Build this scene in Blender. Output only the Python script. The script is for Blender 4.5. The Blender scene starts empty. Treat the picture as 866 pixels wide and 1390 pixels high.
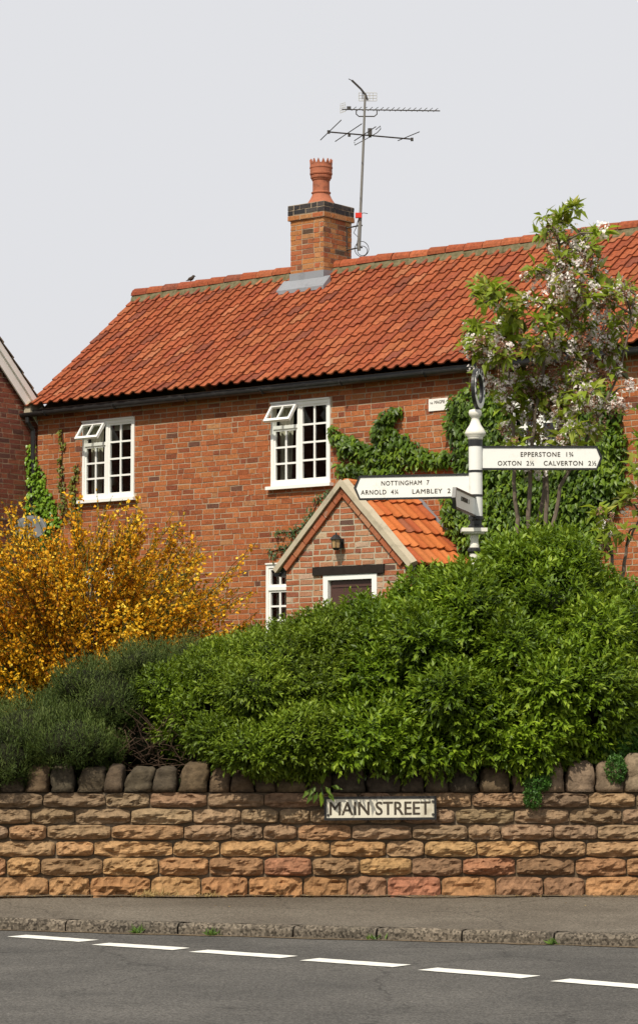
import bpy, math, random
import numpy as np
from mathutils import Vector, Matrix, noise as mnoise
random.seed(7); RG = np.random.default_rng(11)
sc = bpy.context.scene; COL = sc.collection; R = math.radians

# ------------------------------------------------------------------ camera
PITCH = math.atan(325/3510.)
EYE = Vector((0, 0, 1.22))
cd = bpy.data.cameras.new('camera'); cam = bpy.data.objects.new('camera', cd); COL.objects.link(cam)
cam.location = EYE; cam.rotation_euler = (math.pi/2+PITCH, 0, 0)
cd.sensor_fit = 'VERTICAL'; cd.sensor_height = 24; cd.sensor_width = 24
cd.lens = 24*3510/1390.; cd.shift_y = -45/1390.
cd.clip_start = .5; cd.clip_end = 3000
sc.camera = cam
# ------------------------------------------------------------------ sky and sun
SUNH = (-.42, -.907); SUNEL = R(49)
w = bpy.data.worlds.new('World'); sc.world = w; w.use_nodes = True
nt = w.node_tree; bg = nt.nodes['Background']
sky = nt.nodes.new('ShaderNodeTexSky'); sky.sky_type = 'NISHITA'; sky.sun_disc = False
sky.sun_elevation = SUNEL; sky.sun_rotation = math.atan2(SUNH[0], SUNH[1]); sky.air_density = 1.2; sky.dust_density = 5
hs = nt.nodes.new('ShaderNodeHueSaturation'); hs.inputs['Saturation'].default_value = .25
mx = nt.nodes.new('ShaderNodeMix'); mx.data_type = 'RGBA'; mx.inputs[0].default_value = .9
mx.inputs[7].default_value = (8.0, 8.06, 8.36, 1)      # thin even high cloud veiling the blue
nt.links.new(sky.outputs[0], hs.inputs['Color']); nt.links.new(hs.outputs[0], mx.inputs[6])
nt.links.new(mx.outputs[2], bg.inputs[0]); bg.inputs[1].default_value = .1
sd = bpy.data.lights.new('sun', 'SUN'); sd.energy = 4.4; sd.angle = R(.9); sd.color = (1, .93, .80)
sun = bpy.data.objects.new('sun', sd); COL.objects.link(sun)
SV = Vector((SUNH[0]*math.cos(SUNEL), SUNH[1]*math.cos(SUNEL), math.sin(SUNEL)))
sun.rotation_euler = SV.to_track_quat('Z', 'Y').to_euler(); sun.location = (-10, -10, 30)
sc.view_settings.view_transform = 'Standard'; sc.view_settings.look = 'None'
sc.view_settings.exposure = 0; sc.view_settings.gamma = 1; sc.view_settings.use_curve_mapping = False

# ------------------------------------------------------------------ measuring helpers (photo pixel -> point on a real plane)
FWD = Vector((0, math.cos(PITCH), math.sin(PITCH))); UPV = Vector((0, -math.sin(PITCH), math.cos(PITCH)))
def ray(px, py): return Vector((1, 0, 0))*((px-433)/3510.)+UPV*((650-py)/3510.)+FWD
def atY(px, py, Y): d = ray(px, py); return EYE+d*(Y/d.y)
def atZ(px, py, z): d = ray(px, py); return EYE+d*((z-1.22)/d.z)
TH = R(38.8); HO = Vector((-4.06, 37.2, 0)); HU = Vector((math.cos(TH), -math.sin(TH), 0)); HN = Vector((math.sin(TH), math.cos(TH), 0))
def fac(px, py, c=0.):
    d = ray(px, py); k = ((HO+HN*c-EYE).dot(HN))/d.dot(HN); L = EYE+d*k-HO; return (L.dot(HU), c, L.z+0)
def house_local(p): L = Vector(p)-HO; return Vector((L.dot(HU), L.dot(HN), L.z))

# ------------------------------------------------------------------ materials
def newmat(name, rough=.8, spec=.3):
    m = bpy.data.materials.new(name); m.use_nodes = True
    b = m.node_tree.nodes['Principled BSDF']; b.inputs['Roughness'].default_value = rough
    b.inputs['Specular IOR Level'].default_value = spec
    return m, m.node_tree, b
def N(nt, t, **k):
    n = nt.nodes.new(t)
    for a, v in k.items(): setattr(n, a, v)
    return n
def noise(nt, scale, detail=4, rough=.6, coord='Object'):
    tc = N(nt, 'ShaderNodeTexCoord'); n = N(nt, 'ShaderNodeTexNoise')
    n.inputs['Scale'].default_value = scale; n.inputs['Detail'].default_value = detail; n.inputs['Roughness'].default_value = rough
    nt.links.new(tc.outputs[coord], n.inputs['Vector']); return n
def ramp(nt, src, stops):
    r = N(nt, 'ShaderNodeValToRGB'); e = r.color_ramp.elements
    while len(e) < len(stops): e.new(.5)
    for i, (p, c) in enumerate(stops):
        e[i].position = p; e[i].color = (c, c, c, 1) if isinstance(c, (int, float)) else (*c, 1)
    nt.links.new(src, r.inputs[0]); return r
def mixc(nt, fac_, a, b, mode='MIX'):
    m = N(nt, 'ShaderNodeMix', data_type='RGBA', blend_type=mode)
    for i, v in ((0, fac_), (6, a), (7, b)):
        if hasattr(v, 'links'): nt.links.new(v, m.inputs[i])
        elif isinstance(v, (int, float)): m.inputs[i].default_value = v
        else: m.inputs[i].default_value = (*v, 1)
    return m.outputs[2]
def bump(nt, b, h, dist=.01, st=.6):
    n = N(nt, 'ShaderNodeBump'); n.inputs['Distance'].default_value = dist; n.inputs['Strength'].default_value = st
    nt.links.new(h, n.inputs['Height']); nt.links.new(n.outputs[0], b.inputs['Normal'])
def attrmat(name, rough=.85, nscale=30, namp=.35, bd=.004, stain=None, stain_lo=.6, stain_scale=3, spec=.2):
    """colour comes from the face attribute 'col', broken up by fine noise and an optional stain"""
    m, nt, b = newmat(name, rough, spec)
    a = N(nt, 'ShaderNodeAttribute', attribute_name='col')
    n = noise(nt, nscale, 6, .7)
    r = ramp(nt, n.outputs[0], [(.25, 1-namp), (.75, 1+namp*.6)])
    c = mixc(nt, 1., a.outputs['Color'], r.outputs[0], 'MULTIPLY')
    if stain:
        n2 = noise(nt, stain_scale, 8, .75)
        r2 = ramp(nt, n2.outputs[0], [(stain_lo, 0.), (min(.99, stain_lo+.12), .75)])
        c = mixc(nt, r2.outputs[0], c, stain)
    nt.links.new(c, b.inputs['Base Color']); bump(nt, b, n.outputs[0], bd, .8)
    return m
def plain(name, col, rough=.5, spec=.4, dirt=.15, ns=12, metal=0, dirtcol=None, lo=.5):
    m, nt, b = newmat(name, rough, spec); b.inputs['Metallic'].default_value = metal
    n = noise(nt, ns, 7, .7); r = ramp(nt, n.outputs[0], [(lo, 0.), (min(.98, lo+.25), 1.)])
    d = dirtcol or tuple(x*(1-dirt) for x in col)
    nt.links.new(mixc(nt, r.outputs[0], col, d), b.inputs['Base Color']); bump(nt, b, n.outputs[0], .002, .3)
    return m
def leafmat(name, stops, rough=.42, trans=.3, spec=.45):
    m, nt, b = newmat(name, rough, spec)
    a = N(nt, 'ShaderNodeAttribute', attribute_name='rnd')
    r = ramp(nt, a.outputs['Fac'], stops)
    n = noise(nt, 2.2, 3, .5); n2 = ramp(nt, n.outputs[0], [(.3, .75), (.7, 1.25)])
    c = mixc(nt, 1., r.outputs[0], n2.outputs[0], 'MULTIPLY')
    nt.links.new(c, b.inputs['Base Color'])
    if trans:
        t = N(nt, 'ShaderNodeBsdfTranslucent'); ms = N(nt, 'ShaderNodeMixShader'); ms.inputs[0].default_value = trans
        hs = N(nt, 'ShaderNodeHueSaturation'); hs.inputs['Value'].default_value = 1.25; hs.inputs['Hue'].default_value = .49
        nt.links.new(c, hs.inputs['Color']); nt.links.new(hs.outputs[0], t.inputs[0])
        nt.links.new(b.outputs[0], ms.inputs[1]); nt.links.new(t.outputs[0], ms.inputs[2])
        nt.links.new(ms.outputs[0], nt.nodes['Material Output'].inputs[0])
    return m
M = {}
M['brick'] = attrmat('brick', .9, 38, .5, .006, (.12, .07, .05), .68, 2.2)
M['porch_brick'] = attrmat('porch_brick', .9, 45, .35, .005, (.42, .36, .28), .57, 7)
M['chim_brick'] = attrmat('chimney_brick', .9, 40, .5, .006, (.07, .05, .035), .57, 4)
M['stone'] = attrmat('sandstone', .92, 22, .6, .02, (.07, .055, .04), .62, 5)
M['coping'] = attrmat('coping_sandstone', .92, 20, .7, .02, (.30, .26, .20), .66, 13)
M['tile'] = attrmat('clay_pantile', .85, 24, .55, .004, (.17, .13, .09), .60, 9)
M['porch_tile'] = attrmat('porch_clay_tile', .75, 26, .25, .003, (.16, .09, .05), .72, 5)
M['mortar'] = plain('lime_mortar', (.40, .31, .215), .95, .1, .3, 20)
M['wall_mortar'] = plain('shaded_wall_mortar', (.13, .095, .06), .95, .1, ns=7, dirtcol=(.34, .28, .21), lo=.56)  # dark base carries the shadow of the joints; pale patches are bare mortar
M['ridge_mortar'] = plain('lichened_ridge_mortar', (.17, .145, .085), .95, .1, ns=14, dirtcol=(.075, .07, .032), lo=.42)
M['verge'] = plain('weathered_cement', (.44, .38, .28), .95, .1, .4, 7)
M['lead'] = plain('lead_flashing', (.24, .25, .27), .5, .5, .4, 5)
M['white'] = plain('white_window_paint', (.84, .83, .79), .35, .4, .06, 9)
M['oldwhite'] = plain('weathered_white_paint', (.74, .71, .62), .45, .4, ns=26, dirtcol=(.34, .25, .15), lo=.62)
M['signwhite'] = plain('white_sign_enamel', (.80, .79, .74), .35, .4, ns=10, dirtcol=(.62, .58, .48), lo=.56)
M['plate'] = plain('cream_plate_enamel', (.66, .62, .50), .4, .4, ns=5, dirtcol=(.40, .35, .25), lo=.5)
M['black'] = plain('black_paint', (.018, .018, .018), .4, .4, ns=14, dirtcol=(.05, .045, .04))
M['letter'] = plain('dark_lettering', (.05, .038, .025), .6, .3, ns=60, dirtcol=(.16, .12, .08), lo=.52)
M['metal'] = plain('weathered_aluminium', (.20, .19, .17), .5, .5, .4, 8, .3)
M['dark_metal'] = plain('dark_steel', (.045, .04, .035), .55, .4, .4, 8)
M['grid'] = plain('pale_aerial_grid', (.5, .5, .46), .5, .5, .2, 8)
M['red'] = plain('red_plastic', (.62, .03, .015), .4, .4, .1)
M['timber'] = plain('black_timber', (.022, .016, .013), .8, .2, .5, 20)
M['door'] = plain('brown_door', (.075, .035, .028), .45, .4, .15)
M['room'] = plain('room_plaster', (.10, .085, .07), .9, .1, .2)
M['curtain'] = plain('cream_curtain', (.62, .58, .46), .9, .1, .15)
M['redcurtain'] = plain('dark_red_curtain', (.12, .02, .02), .9, .1, .2)
M['pot'] = plain('terracotta', (.38, .13, .07), .75, .2, ns=10, dirtcol=(.15, .06, .04), lo=.48)
M['bark'] = plain('grey_brown_bark', (.16, .125, .095), .9, .1, .5, 25)
M['twig'] = plain('dry_brown_twigs', (.07, .045, .03), .9, .1, .5, 25)
M['darkcore'] = plain('shrub_interior_shade', (.016, .017, .009), .95, .05, .5, 20)  # near-black, stands for the shade deep inside the shrubs
M['dishgrey'] = plain('grey_dish_paint', (.12, .125, .13), .6, .3, .2, 5)
M['soil'] = plain('garden_soil', (.09, .065, .04), .95, .1, .4, 3)
M['bird'] = plain('brown_feathers', (.06, .045, .035), .9, .1, .3, 30)
M['lampglass'] = plain('amber_lamp_glass', (.42, .27, .13), .15, .6, .3, 10)
# glass
m, nt, b = newmat('window_glass', .03, .5); g = N(nt, 'ShaderNodeBsdfGlossy'); g.inputs['Roughness'].default_value = .02
tr = N(nt, 'ShaderNodeBsdfTransparent'); tr.inputs[0].default_value = (.8, .84, .82, 1); ms = N(nt, 'ShaderNodeMixShader')
fr = N(nt, 'ShaderNodeFresnel'); fr.inputs[0].default_value = 1.75
nt.links.new(fr.outputs[0], ms.inputs[0]); nt.links.new(tr.outputs[0], ms.inputs[1]); nt.links.new(g.outputs[0], ms.inputs[2])
nt.links.new(ms.outputs[0], nt.nodes['Material Output'].inputs[0]); M['glass'] = m
# asphalt
def asphalt(name, c1, c2, sc_=60, vs=110, lo=.6, hi=1.5):
    m, nt, b = newmat(name, .9, .2)
    n = noise(nt, sc_, 5, .8); n2 = noise(nt, 1.1, 6, .65)
    v = N(nt, 'ShaderNodeTexVoronoi'); v.inputs['Scale'].default_value = vs
    tc = N(nt, 'ShaderNodeTexCoord'); nt.links.new(tc.outputs['Object'], v.inputs['Vector'])
    r = ramp(nt, v.outputs['Color'], [(.2, lo), (.8, hi)])
    v2 = N(nt, 'ShaderNodeTexVoronoi', feature='DISTANCE_TO_EDGE'); v2.inputs['Scale'].default_value = .55; n3 = noise(nt, 1.5, 5, .7); va = N(nt, 'ShaderNodeVectorMath', operation='MULTIPLY_ADD'); va.inputs[1].default_value = (.5, .5, .5); nt.links.new(n3.outputs['Color'], va.inputs[0]); nt.links.new(tc.outputs['Object'], va.inputs[2]); nt.links.new(va.outputs[0], v2.inputs['Vector']); crk = ramp(nt, v2.outputs['Distance'], [(.0, .55), (.006, 1.)])
    base = mixc(nt, ramp(nt, n2.outputs[0], [(.35, 0.), (.65, 1.)]).outputs[0], c1, c2)
    c = mixc(nt, 1., base, ramp(nt, n.outputs[0], [(.3, .7), (.7, 1.25)]).outputs[0], 'MULTIPLY')
    c = mixc(nt, .8, c, r.outputs[0], 'MULTIPLY'); c = mixc(nt, 1., c, crk.outputs[0], 'MULTIPLY')
    nt.links.new(c, b.inputs['Base Color']); bump(nt, b, n.outputs[0], .006, .7); return m
M['road'] = asphalt('road_asphalt', (.070, .066, .060), (.105, .098, .088))
M['path'] = asphalt('footway_asphalt', (.105, .088, .068), (.150, .128, .100), 45)
M['kerb'] = asphalt('kerb_concrete', (.125, .102, .076), (.07, .06, .046), 35, 75, .35, 2.0)
M['paint'] = plain('road_marking_paint', (.72, .70, .63), .8, .2, ns=18, dirtcol=(.35, .33, .29), lo=.55)
M['grass'] = plain('lawn', (.05, .085, .02), .95, .1, .4, 4)
# leaves
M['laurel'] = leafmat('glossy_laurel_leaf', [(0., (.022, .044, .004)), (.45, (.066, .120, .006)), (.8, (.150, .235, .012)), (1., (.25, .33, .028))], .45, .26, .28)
M['privet'] = leafmat('privet_leaf', [(0., (.024, .043, .004)), (.5, (.072, .118, .006)), (.85, (.145, .21, .012)), (1., (.21, .27, .025))], .48, .26, .28)
M['rosemary'] = leafmat('rosemary_needle', [(0., (.018, .028, .006)), (.5, (.046, .074, .010)), (1., (.15, .18, .045))], .65, .15, .22)
M['creeper'] = leafmat('creeper_leaf', [(0., (.022, .045, .005)), (.5, (.075, .138, .009)), (1., (.24, .34, .025))], .42, .3, .35)
M['ivy'] = leafmat('bright_ivy_leaf', [(0., (.07, .14, .012)), (.6, (.18, .31, .025)), (1., (.38, .50, .08))], .35, .28)
M['vine'] = leafmat('olive_vine_leaf', [(0., (.07, .09, .012)), (.6, (.16, .18, .025)), (1., (.28, .30, .05))], .5, .3)
M['rose'] = leafmat('rose_leaf', [(0., (.03, .06, .015)), (.7, (.07, .12, .03)), (1., (.20, .16, .06))], .5, .25)
M['cherry'] = leafmat('cherry_leaf', [(0., (.10, .085, .012)), (.3, (.16, .21, .014)), (.7, (.29, .39, .03)), (1., (.40, .37, .07))], .5, .45)
M['bronze'] = leafmat('faded_blossom_and_bronze_leaf', [(0., (.20, .085, .035)), (.5, (.36, .20, .13)), (1., (.56, .40, .33))], .7, .3, .2)
M['petal'] = leafmat('pale_pink_petal', [(0., (.66, .46, .44)), (.5, (.82, .72, .68)), (1., (.90, .87, .83))], .7, .3, .2)
M['gorse'] = leafmat('yellow_broom_flower', [(0., (.34, .11, .005)), (.35, (.60, .27, .007)), (.75, (.78, .43, .012)), (1., (.86, .60, .06))], .6, .25, .2)
M['broomgreen'] = leafmat('green_broom_twig', [(0., (.045, .065, .015)), (1., (.12, .15, .03))], .6, .15, .2)
M['fern'] = leafmat('small_bright_leaf', [(0., (.03, .08, .012)), (.6, (.06, .16, .02)), (1., (.12, .26, .03))], .5, .3)
M['weed'] = leafmat('kerb_weed', [(0., (.06, .12, .02)), (1., (.16, .26, .04))], .5, .3)
M['drygrass'] = leafmat('dry_grass', [(0., (.25, .17, .06)), (1., (.45, .33, .14))], .8, .2, .2)

# ------------------------------------------------------------------ object helpers
def tag(o, label=None, cat=None, group=None, kind=None):
    if label: o['label'] = label
    if cat: o['category'] = cat
    if group: o['group'] = group
    if kind: o['kind'] = kind
    return o
def empty(name, label, cat, loc=(0, 0, 0), rz=0, group=None):
    o = bpy.data.objects.new(name, None); COL.objects.link(o); o.location = loc; o.rotation_euler = (0, 0, rz)
    o.empty_display_size = .2; return tag(o, label, cat, group)
class MB:
    def __init__(s): s.v = []; s.f = []; s.c = []; s.m = []; s.mi = 0
    def poly(s, pts, c=(1, 1, 1)):
        i = len(s.v); s.v += [tuple(p) for p in pts]; s.f.append(tuple(range(i, i+len(pts)))); s.c.append(c); s.m.append(s.mi)
    def raw(s, vs, fs, c=(1, 1, 1)):
        i = len(s.v); s.v += [tuple(p) for p in vs]
        for f in fs: s.f.append(tuple(k+i for k in f)); s.c.append(c); s.m.append(s.mi)
    def box(s, a, b, c=(1, 1, 1), mat=None):
        x0, y0, z0 = a; x1, y1, z1 = b
        vs = [(x0, y0, z0), (x1, y0, z0), (x1, y1, z0), (x0, y1, z0), (x0, y0, z1), (x1, y0, z1), (x1, y1, z1), (x0, y1, z1)]
        if mat is not None: vs = [tuple(mat @ Vector(v)) for v in vs]
        s.raw(vs, [(0, 3, 2, 1), (4, 5, 6, 7), (0, 1, 5, 4), (1, 2, 6, 5), (2, 3, 7, 6), (3, 0, 4, 7)], c); return s
    def tube(s, pts, rad, n=8, c=(1, 1, 1), cap=True):
        pts = [Vector(p) for p in pts]
        if not hasattr(rad, '__len__'): rad = [rad]*len(pts)
        rings = []; up = None
        for i, p in enumerate(pts):
            d = (pts[min(i+1, len(pts)-1)]-pts[max(i-1, 0)]).normalized()
            if up is None:
                up = Vector((0, 0, 1)) if abs(d.z) < .9 else Vector((1, 0, 0))
            a = d.cross(up).normalized(); b_ = a.cross(d).normalized(); up = b_
            rings.append([p+(a*math.cos(2*math.pi*k/n)+b_*math.sin(2*math.pi*k/n))*rad[i] for k in range(n)])
        vs = [q for r_ in rings for q in r_]; fs = []
        for i in range(len(pts)-1):
            for k in range(n):
                k2 = (k+1) % n; fs.append((i*n+k, i*n+k2, (i+1)*n+k2, (i+1)*n+k))
        if cap: fs.append(tuple(range(n-1, -1, -1))); fs.append(tuple((len(pts)-1)*n+k for k in range(n)))
        s.raw(vs, fs, c); return s
    def lathe(s, cx, cy, prof, n=20, c=(1, 1, 1)):
        vs = [(cx+r_*math.cos(2*math.pi*k/n), cy+r_*math.sin(2*math.pi*k/n), z) for r_, z in prof for k in range(n)]
        fs = []
        for i in range(len(prof)-1):
            for k in range(n):
                k2 = (k+1) % n; fs.append((i*n+k, i*n+k2, (i+1)*n+k2, (i+1)*n+k))
        fs.append(tuple(range(n-1, -1, -1))); fs.append(tuple((len(prof)-1)*n+k for k in range(n)))
        s.raw(vs, fs, c); return s
    def prism(s, outline, w0, w1, ax, c=(1, 1, 1)):
        """outline: 2D pts; ax(p2, w) -> 3D"""
        n = len(outline); s.raw([ax(p, w0) for p in outline]+[ax(p, w1) for p in outline],
              [tuple(range(n)), tuple(range(2*n-1, n-1, -1))]+[(i, i+n, (i+1) % n+n, (i+1) % n) for i in range(n)], c); return s
    def build(s, name, mats, parent=None, smooth=False, off=(0, 0, 0), fix=True, loc=None):
        me = bpy.data.meshes.new(name)
        vv = [(x-off[0], y-off[1], z-off[2]) for x, y, z in s.v] if any(off) else s.v
        me.from_pydata(vv, [], s.f); me.update()
        if not isinstance(mats, (list, tuple)): mats = [mats]
        for m_ in mats: me.materials.append(m_)
        a = me.attributes.new('col', 'FLOAT_VECTOR', 'FACE'); a.data.foreach_set('vector', np.array(s.c, dtype=np.float32).ravel())
        if len(mats) > 1: me.polygons.foreach_set('material_index', s.m)
        if fix:
            import bmesh
            bm = bmesh.new(); bm.from_mesh(me); bmesh.ops.recalc_face_normals(bm, faces=bm.faces); bm.to_mesh(me); bm.free()
        if smooth: me.polygons.foreach_set('use_smooth', [True]*len(me.polygons))
        o = bpy.data.objects.new(name, me); COL.objects.link(o); o.parent = parent
        if loc: o.location = loc
        return o
def unit(a): return a/np.maximum(np.linalg.norm(a, axis=-1, keepdims=True), 1e-9)
def leaves(name, P, D, Nn, L, W, rnd, mat, parent=None, off=(0, 0, 0), droop=.12, fold=.16, wide=.42):
    """one mesh of folded five-point leaves"""
    P = np.asarray(P, float); n = len(P); D = unit(np.asarray(D, float)); Nn = np.asarray(Nn, float)
    S = unit(np.cross(D, Nn)); U = np.cross(S, D); L = np.broadcast_to(L, n)[:, None]; W = np.broadcast_to(W, n)[:, None]
    V = np.empty((n, 5, 3)); V[:, 0] = P
    V[:, 1] = P+D*L*wide+S*W*.5+U*W*fold; V[:, 2] = P+D*L*wide*1.1-U*W*fold*.4
    V[:, 3] = P+D*L*wide-S*W*.5+U*W*fold; V[:, 4] = P+D*L-U*L*droop
    V -= np.array(off)
    F = np.array([[0, 1, 2], [1, 4, 2], [4, 3, 2], [3, 0, 2]])[None]+np.arange(n)[:, None, None]*5
    me = bpy.data.meshes.new(name); me.vertices.add(n*5); me.vertices.foreach_set('co', V.astype(np.float32).ravel())
    me.loops.add(n*12); me.polygons.add(n*4); me.loops.foreach_set('vertex_index', F.astype(np.int32).ravel())
    me.polygons.foreach_set('loop_start', np.arange(0, n*12, 3, dtype=np.int32)); me.polygons.foreach_set('loop_total', np.full(n*4, 3, np.int32))
    me.update(calc_edges=True); me.validate()
    a = me.attributes.new('rnd', 'FLOAT', 'FACE'); a.data.foreach_set('value', np.repeat(np.asarray(rnd, np.float32), 4))
    me.polygons.foreach_set('use_smooth', [True]*(n*4))
    me.materials.append(mat); o = bpy.data.objects.new(name, me); COL.objects.link(o); o.parent = parent
    return o
def rv(n): return unit(RG.normal(size=(n, 3)))
def shoots(base, axis, length, m, leafL, leafW, spread=.9, jit=.35, rndbase=None, tip=.25, hang=0.):
    """m leaves spiralled up each shoot"""
    k = len(base); axis = unit(axis); P = []; D = []; NN = []; Ls = []; Ws = []; RR = []
    ref = unit(np.cross(axis, rv(k))); ref2 = np.cross(axis, ref)
    length = np.broadcast_to(length, k)[:, None]
    if rndbase is None: rndbase = RG.random(k)
    for j in range(m):
        t = (j+.5)/m; ang = j*2.4+RG.random(k)*.8
        rad = ref*np.cos(ang)[:, None]+ref2*np.sin(ang)[:, None]
        P.append(base+axis*length*t+rv(k)*.004); d = unit(rad*spread*(1-.5*t)+axis*(.35+.9*t)+rv(k)*jit+np.array([0, 0, hang]))
        D.append(d); NN.append(unit(axis*1.2-d*.2+np.array([0, 0, .5])+rv(k)*.35))
        s = (.7+.5*RG.random(k))*(1-.25*t); Ls.append(leafL*s); Ws.append(leafW*s)
        RR.append(np.clip(rndbase*.55+tip*t+RG.random(k)*.3, 0, 1))
    return [np.concatenate(x) for x in (P, D, NN, Ls, Ws, RR)]
def fbm(p, s=1., o=3): return mnoise.fractal(Vector(p)*s, 1., 2., o)

# ------------------------------------------------------------------ text
def text_mesh(name, txt, mat, height, width=None, bold=0., ext=.002, spacing=1.):
    """capitals of the given height; glyphs in local XY, centred, baseline at 0"""
    c = bpy.data.curves.new('t', 'FONT'); c.body = txt; c.size = 1; c.align_x = 'CENTER'; c.extrude = 0; c.offset = 0; c.space_character = spacing
    c.resolution_u = 4
    o = bpy.data.objects.new('t', c); COL.objects.link(o); bpy.context.view_layer.update()
    me = bpy.data.meshes.new_from_object(o); bpy.data.objects.remove(o); me.name = name
    co = np.empty(len(me.vertices)*3, np.float32); me.vertices.foreach_get('co', co); co = co.reshape(-1, 3)
    capc = .70
    sy = height/capc; sx = sy if width is None else width/(co[:, 0].max()-co[:, 0].min())
    cx = (co[:, 0].max()+co[:, 0].min())/2
    co[:, 0] = (co[:, 0]-cx)*sx; co[:, 1] *= sy
    me.vertices.foreach_set('co', co.ravel())
    import bmesh
    bm = bmesh.new(); bm.from_mesh(me); bmesh.ops.remove_doubles(bm, verts=bm.verts, dist=1e-5)
    g = bmesh.ops.extrude_face_region(bm, geom=bm.faces[:]); bmesh.ops.translate(bm, verts=[v for v in g['geom'] if isinstance(v, bmesh.types.BMVert)], vec=(0, 0, ext))
    if bold:                                                               # heavier strokes: two more layers shifted sideways
        g0 = bm.verts[:]+bm.edges[:]+bm.faces[:]
        for k_, (dx, dy) in enumerate(((-1, -.5), (1, .5))):
            g = bmesh.ops.duplicate(bm, geom=g0); bmesh.ops.translate(bm, verts=[v for v in g['geom'] if isinstance(v, bmesh.types.BMVert)], vec=(dx*bold*sx, dy*bold*sy, .00015*(k_+1)))
    bm.to_mesh(me); bm.free(); me.materials.clear(); me.materials.append(mat); me.update()
    o = bpy.data.objects.new(name, me); COL.objects.link(o); return o
def put(o, parent, origin, xax, yax):
    """place a flat mesh with its local x,y along the given axes of the parent's space"""
    x = Vector(xax).normalized(); y = Vector(yax).normalized(); z = x.cross(y)
    o.parent = parent; o.matrix_local = Matrix.Translation(Vector(origin)) @ Matrix((x, y, z)).transposed().to_4x4(); return o

# ------------------------------------------------------------------ bricks
def vary(c, a=.10, h=.03):
    k = 1+random.uniform(-a, a); return tuple(max(0., x*k*(1+random.uniform(-h, h))) for x in c)
PAL = [((.35, .108, .040), 7), ((.39, .128, .048), 6), ((.31, .092, .037), 5), ((.40, .145, .055), 3), ((.23, .070, .034), 2), ((.15, .065, .042), .3), ((.40, .18, .08), .6)]
PALP = [((.38, .14, .068), 6), ((.34, .11, .052), 5), ((.42, .20, .11), 4), ((.47, .32, .22), 2), ((.25, .085, .05), 1.2), ((.11, .06, .045), .4), ((.44, .36, .27), .7)]
PALC = [((.42, .17, .06), 5), ((.38, .12, .05), 4), ((.46, .22, .09), 3), ((.22, .09, .05), 2), ((.10, .06, .04), 1.5)]
PALN = [((.21, .065, .042), 5), ((.25, .08, .045), 4), ((.16, .055, .04), 3), ((.12, .05, .04), 1)]
PALB = [((.05, .045, .045), 4), ((.075, .065, .06), 2), ((.035, .032, .035), 2)]
def pick(pal): return vary(random.choices([p[0] for p in pal], [p[1] for p in pal])[0])
def bricks(mb, ax, x0, x1, z0, z1, pal, holes=(), lim=None, prof=.005, ch=.0725, bl=.218, mort=.0125, ragged=.004, bond=3, phase=0):
    """ax(x, z, out) -> 3D. Garden-wall bond with real, slightly uneven bricks standing proud of the mortar."""
    row = 0; z = z0
    while z < z1-.01:
        zt = min(z+ch, z1); zm = (z+zt)/2
        a, b_ = (x0, x1) if lim is None else lim(zm)
        ints = [(a, b_)]
        for (hx0, hx1, hz0, hz1) in holes:
            if hz0 < zm < hz1:
                nn = []
                for (p, q) in ints:
                    if hx1 <= p or hx0 >= q: nn.append((p, q)); continue
                    if p < hx0: nn.append((p, hx0))
                    if q > hx1: nn.append((hx1, q))
                ints = nn
        fl = (row+phase) % (bond+1) == bond
        x = x0+(-(bl*.5) if row % 2 else -(.0 if not fl else bl*.25)); k = 0
        sag = random.uniform(-.0015, .0015)
        while x < x1:
            ln = bl*random.uniform(.96, 1.04)
            if fl and k % 2: ln = bl*.5
            elif not fl and random.random() < .16: ln = bl*.5
            p0, p1 = x, x+ln-mort; x += ln; k += 1
            c = pick(pal)
            for (p, q) in ints:
                u0, u1 = max(p0, p+.002), min(p1, q-.002)
                if u1-u0 < .03: continue
                j = lambda: random.uniform(-ragged, ragged)
                o = prof*random.uniform(.6, 1.3)
                A = [(u0+j(), z+mort/2+sag+j()), (u1+j(), z+mort/2+sag+j()), (u1+j(), zt-mort/2+sag+j()), (u0+j(), zt-mort/2+sag+j())]
                fr = [ax(q_[0], q_[1], o+j()*.5) for q_ in A]; bk = [ax(q_[0], q_[1], -.002) for q_ in A]
                mb.raw(fr+bk, [(0, 1, 2, 3), (0, 4, 5, 1), (1, 5, 6, 2), (2, 6, 7, 3), (3, 7, 4, 0)], c)
        z += ch; row += 1
def holed_plane(mb, ax, x0, x1, z0, z1, holes, depth=None):
    """a wall sheet with rectangular openings; depth(opening) adds the reveals"""
    xs = sorted(set([x0, x1]+[h[0] for h in holes]+[h[1] for h in holes])); zs = sorted(set([z0, z1]+[h[2] for h in holes]+[h[3] for h in holes]))
    for i in range(len(xs)-1):
        for j in range(len(zs)-1):
            cx, cz = (xs[i]+xs[i+1])/2, (zs[j]+zs[j+1])/2
            if any(h[0] < cx < h[1] and h[2] < cz < h[3] for h in holes): continue
            mb.poly([ax(xs[i], zs[j], 0), ax(xs[i+1], zs[j], 0), ax(xs[i+1], zs[j+1], 0), ax(xs[i], zs[j+1], 0)])
    for h in holes:
        a, b_, c, d = h; e = -.1
        mb.poly([ax(a, c, 0), ax(a, d, 0), ax(a, d, e), ax(a, c, e)]); mb.poly([ax(b_, c, 0), ax(b_, d, 0), ax(b_, d, e), ax(b_, c, e)])
        mb.poly([ax(a, c, 0), ax(b_, c, 0), ax(b_, c, e), ax(a, c, e)]); mb.poly([ax(a, d, 0), ax(b_, d, 0), ax(b_, d, e), ax(a, d, e)])

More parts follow.
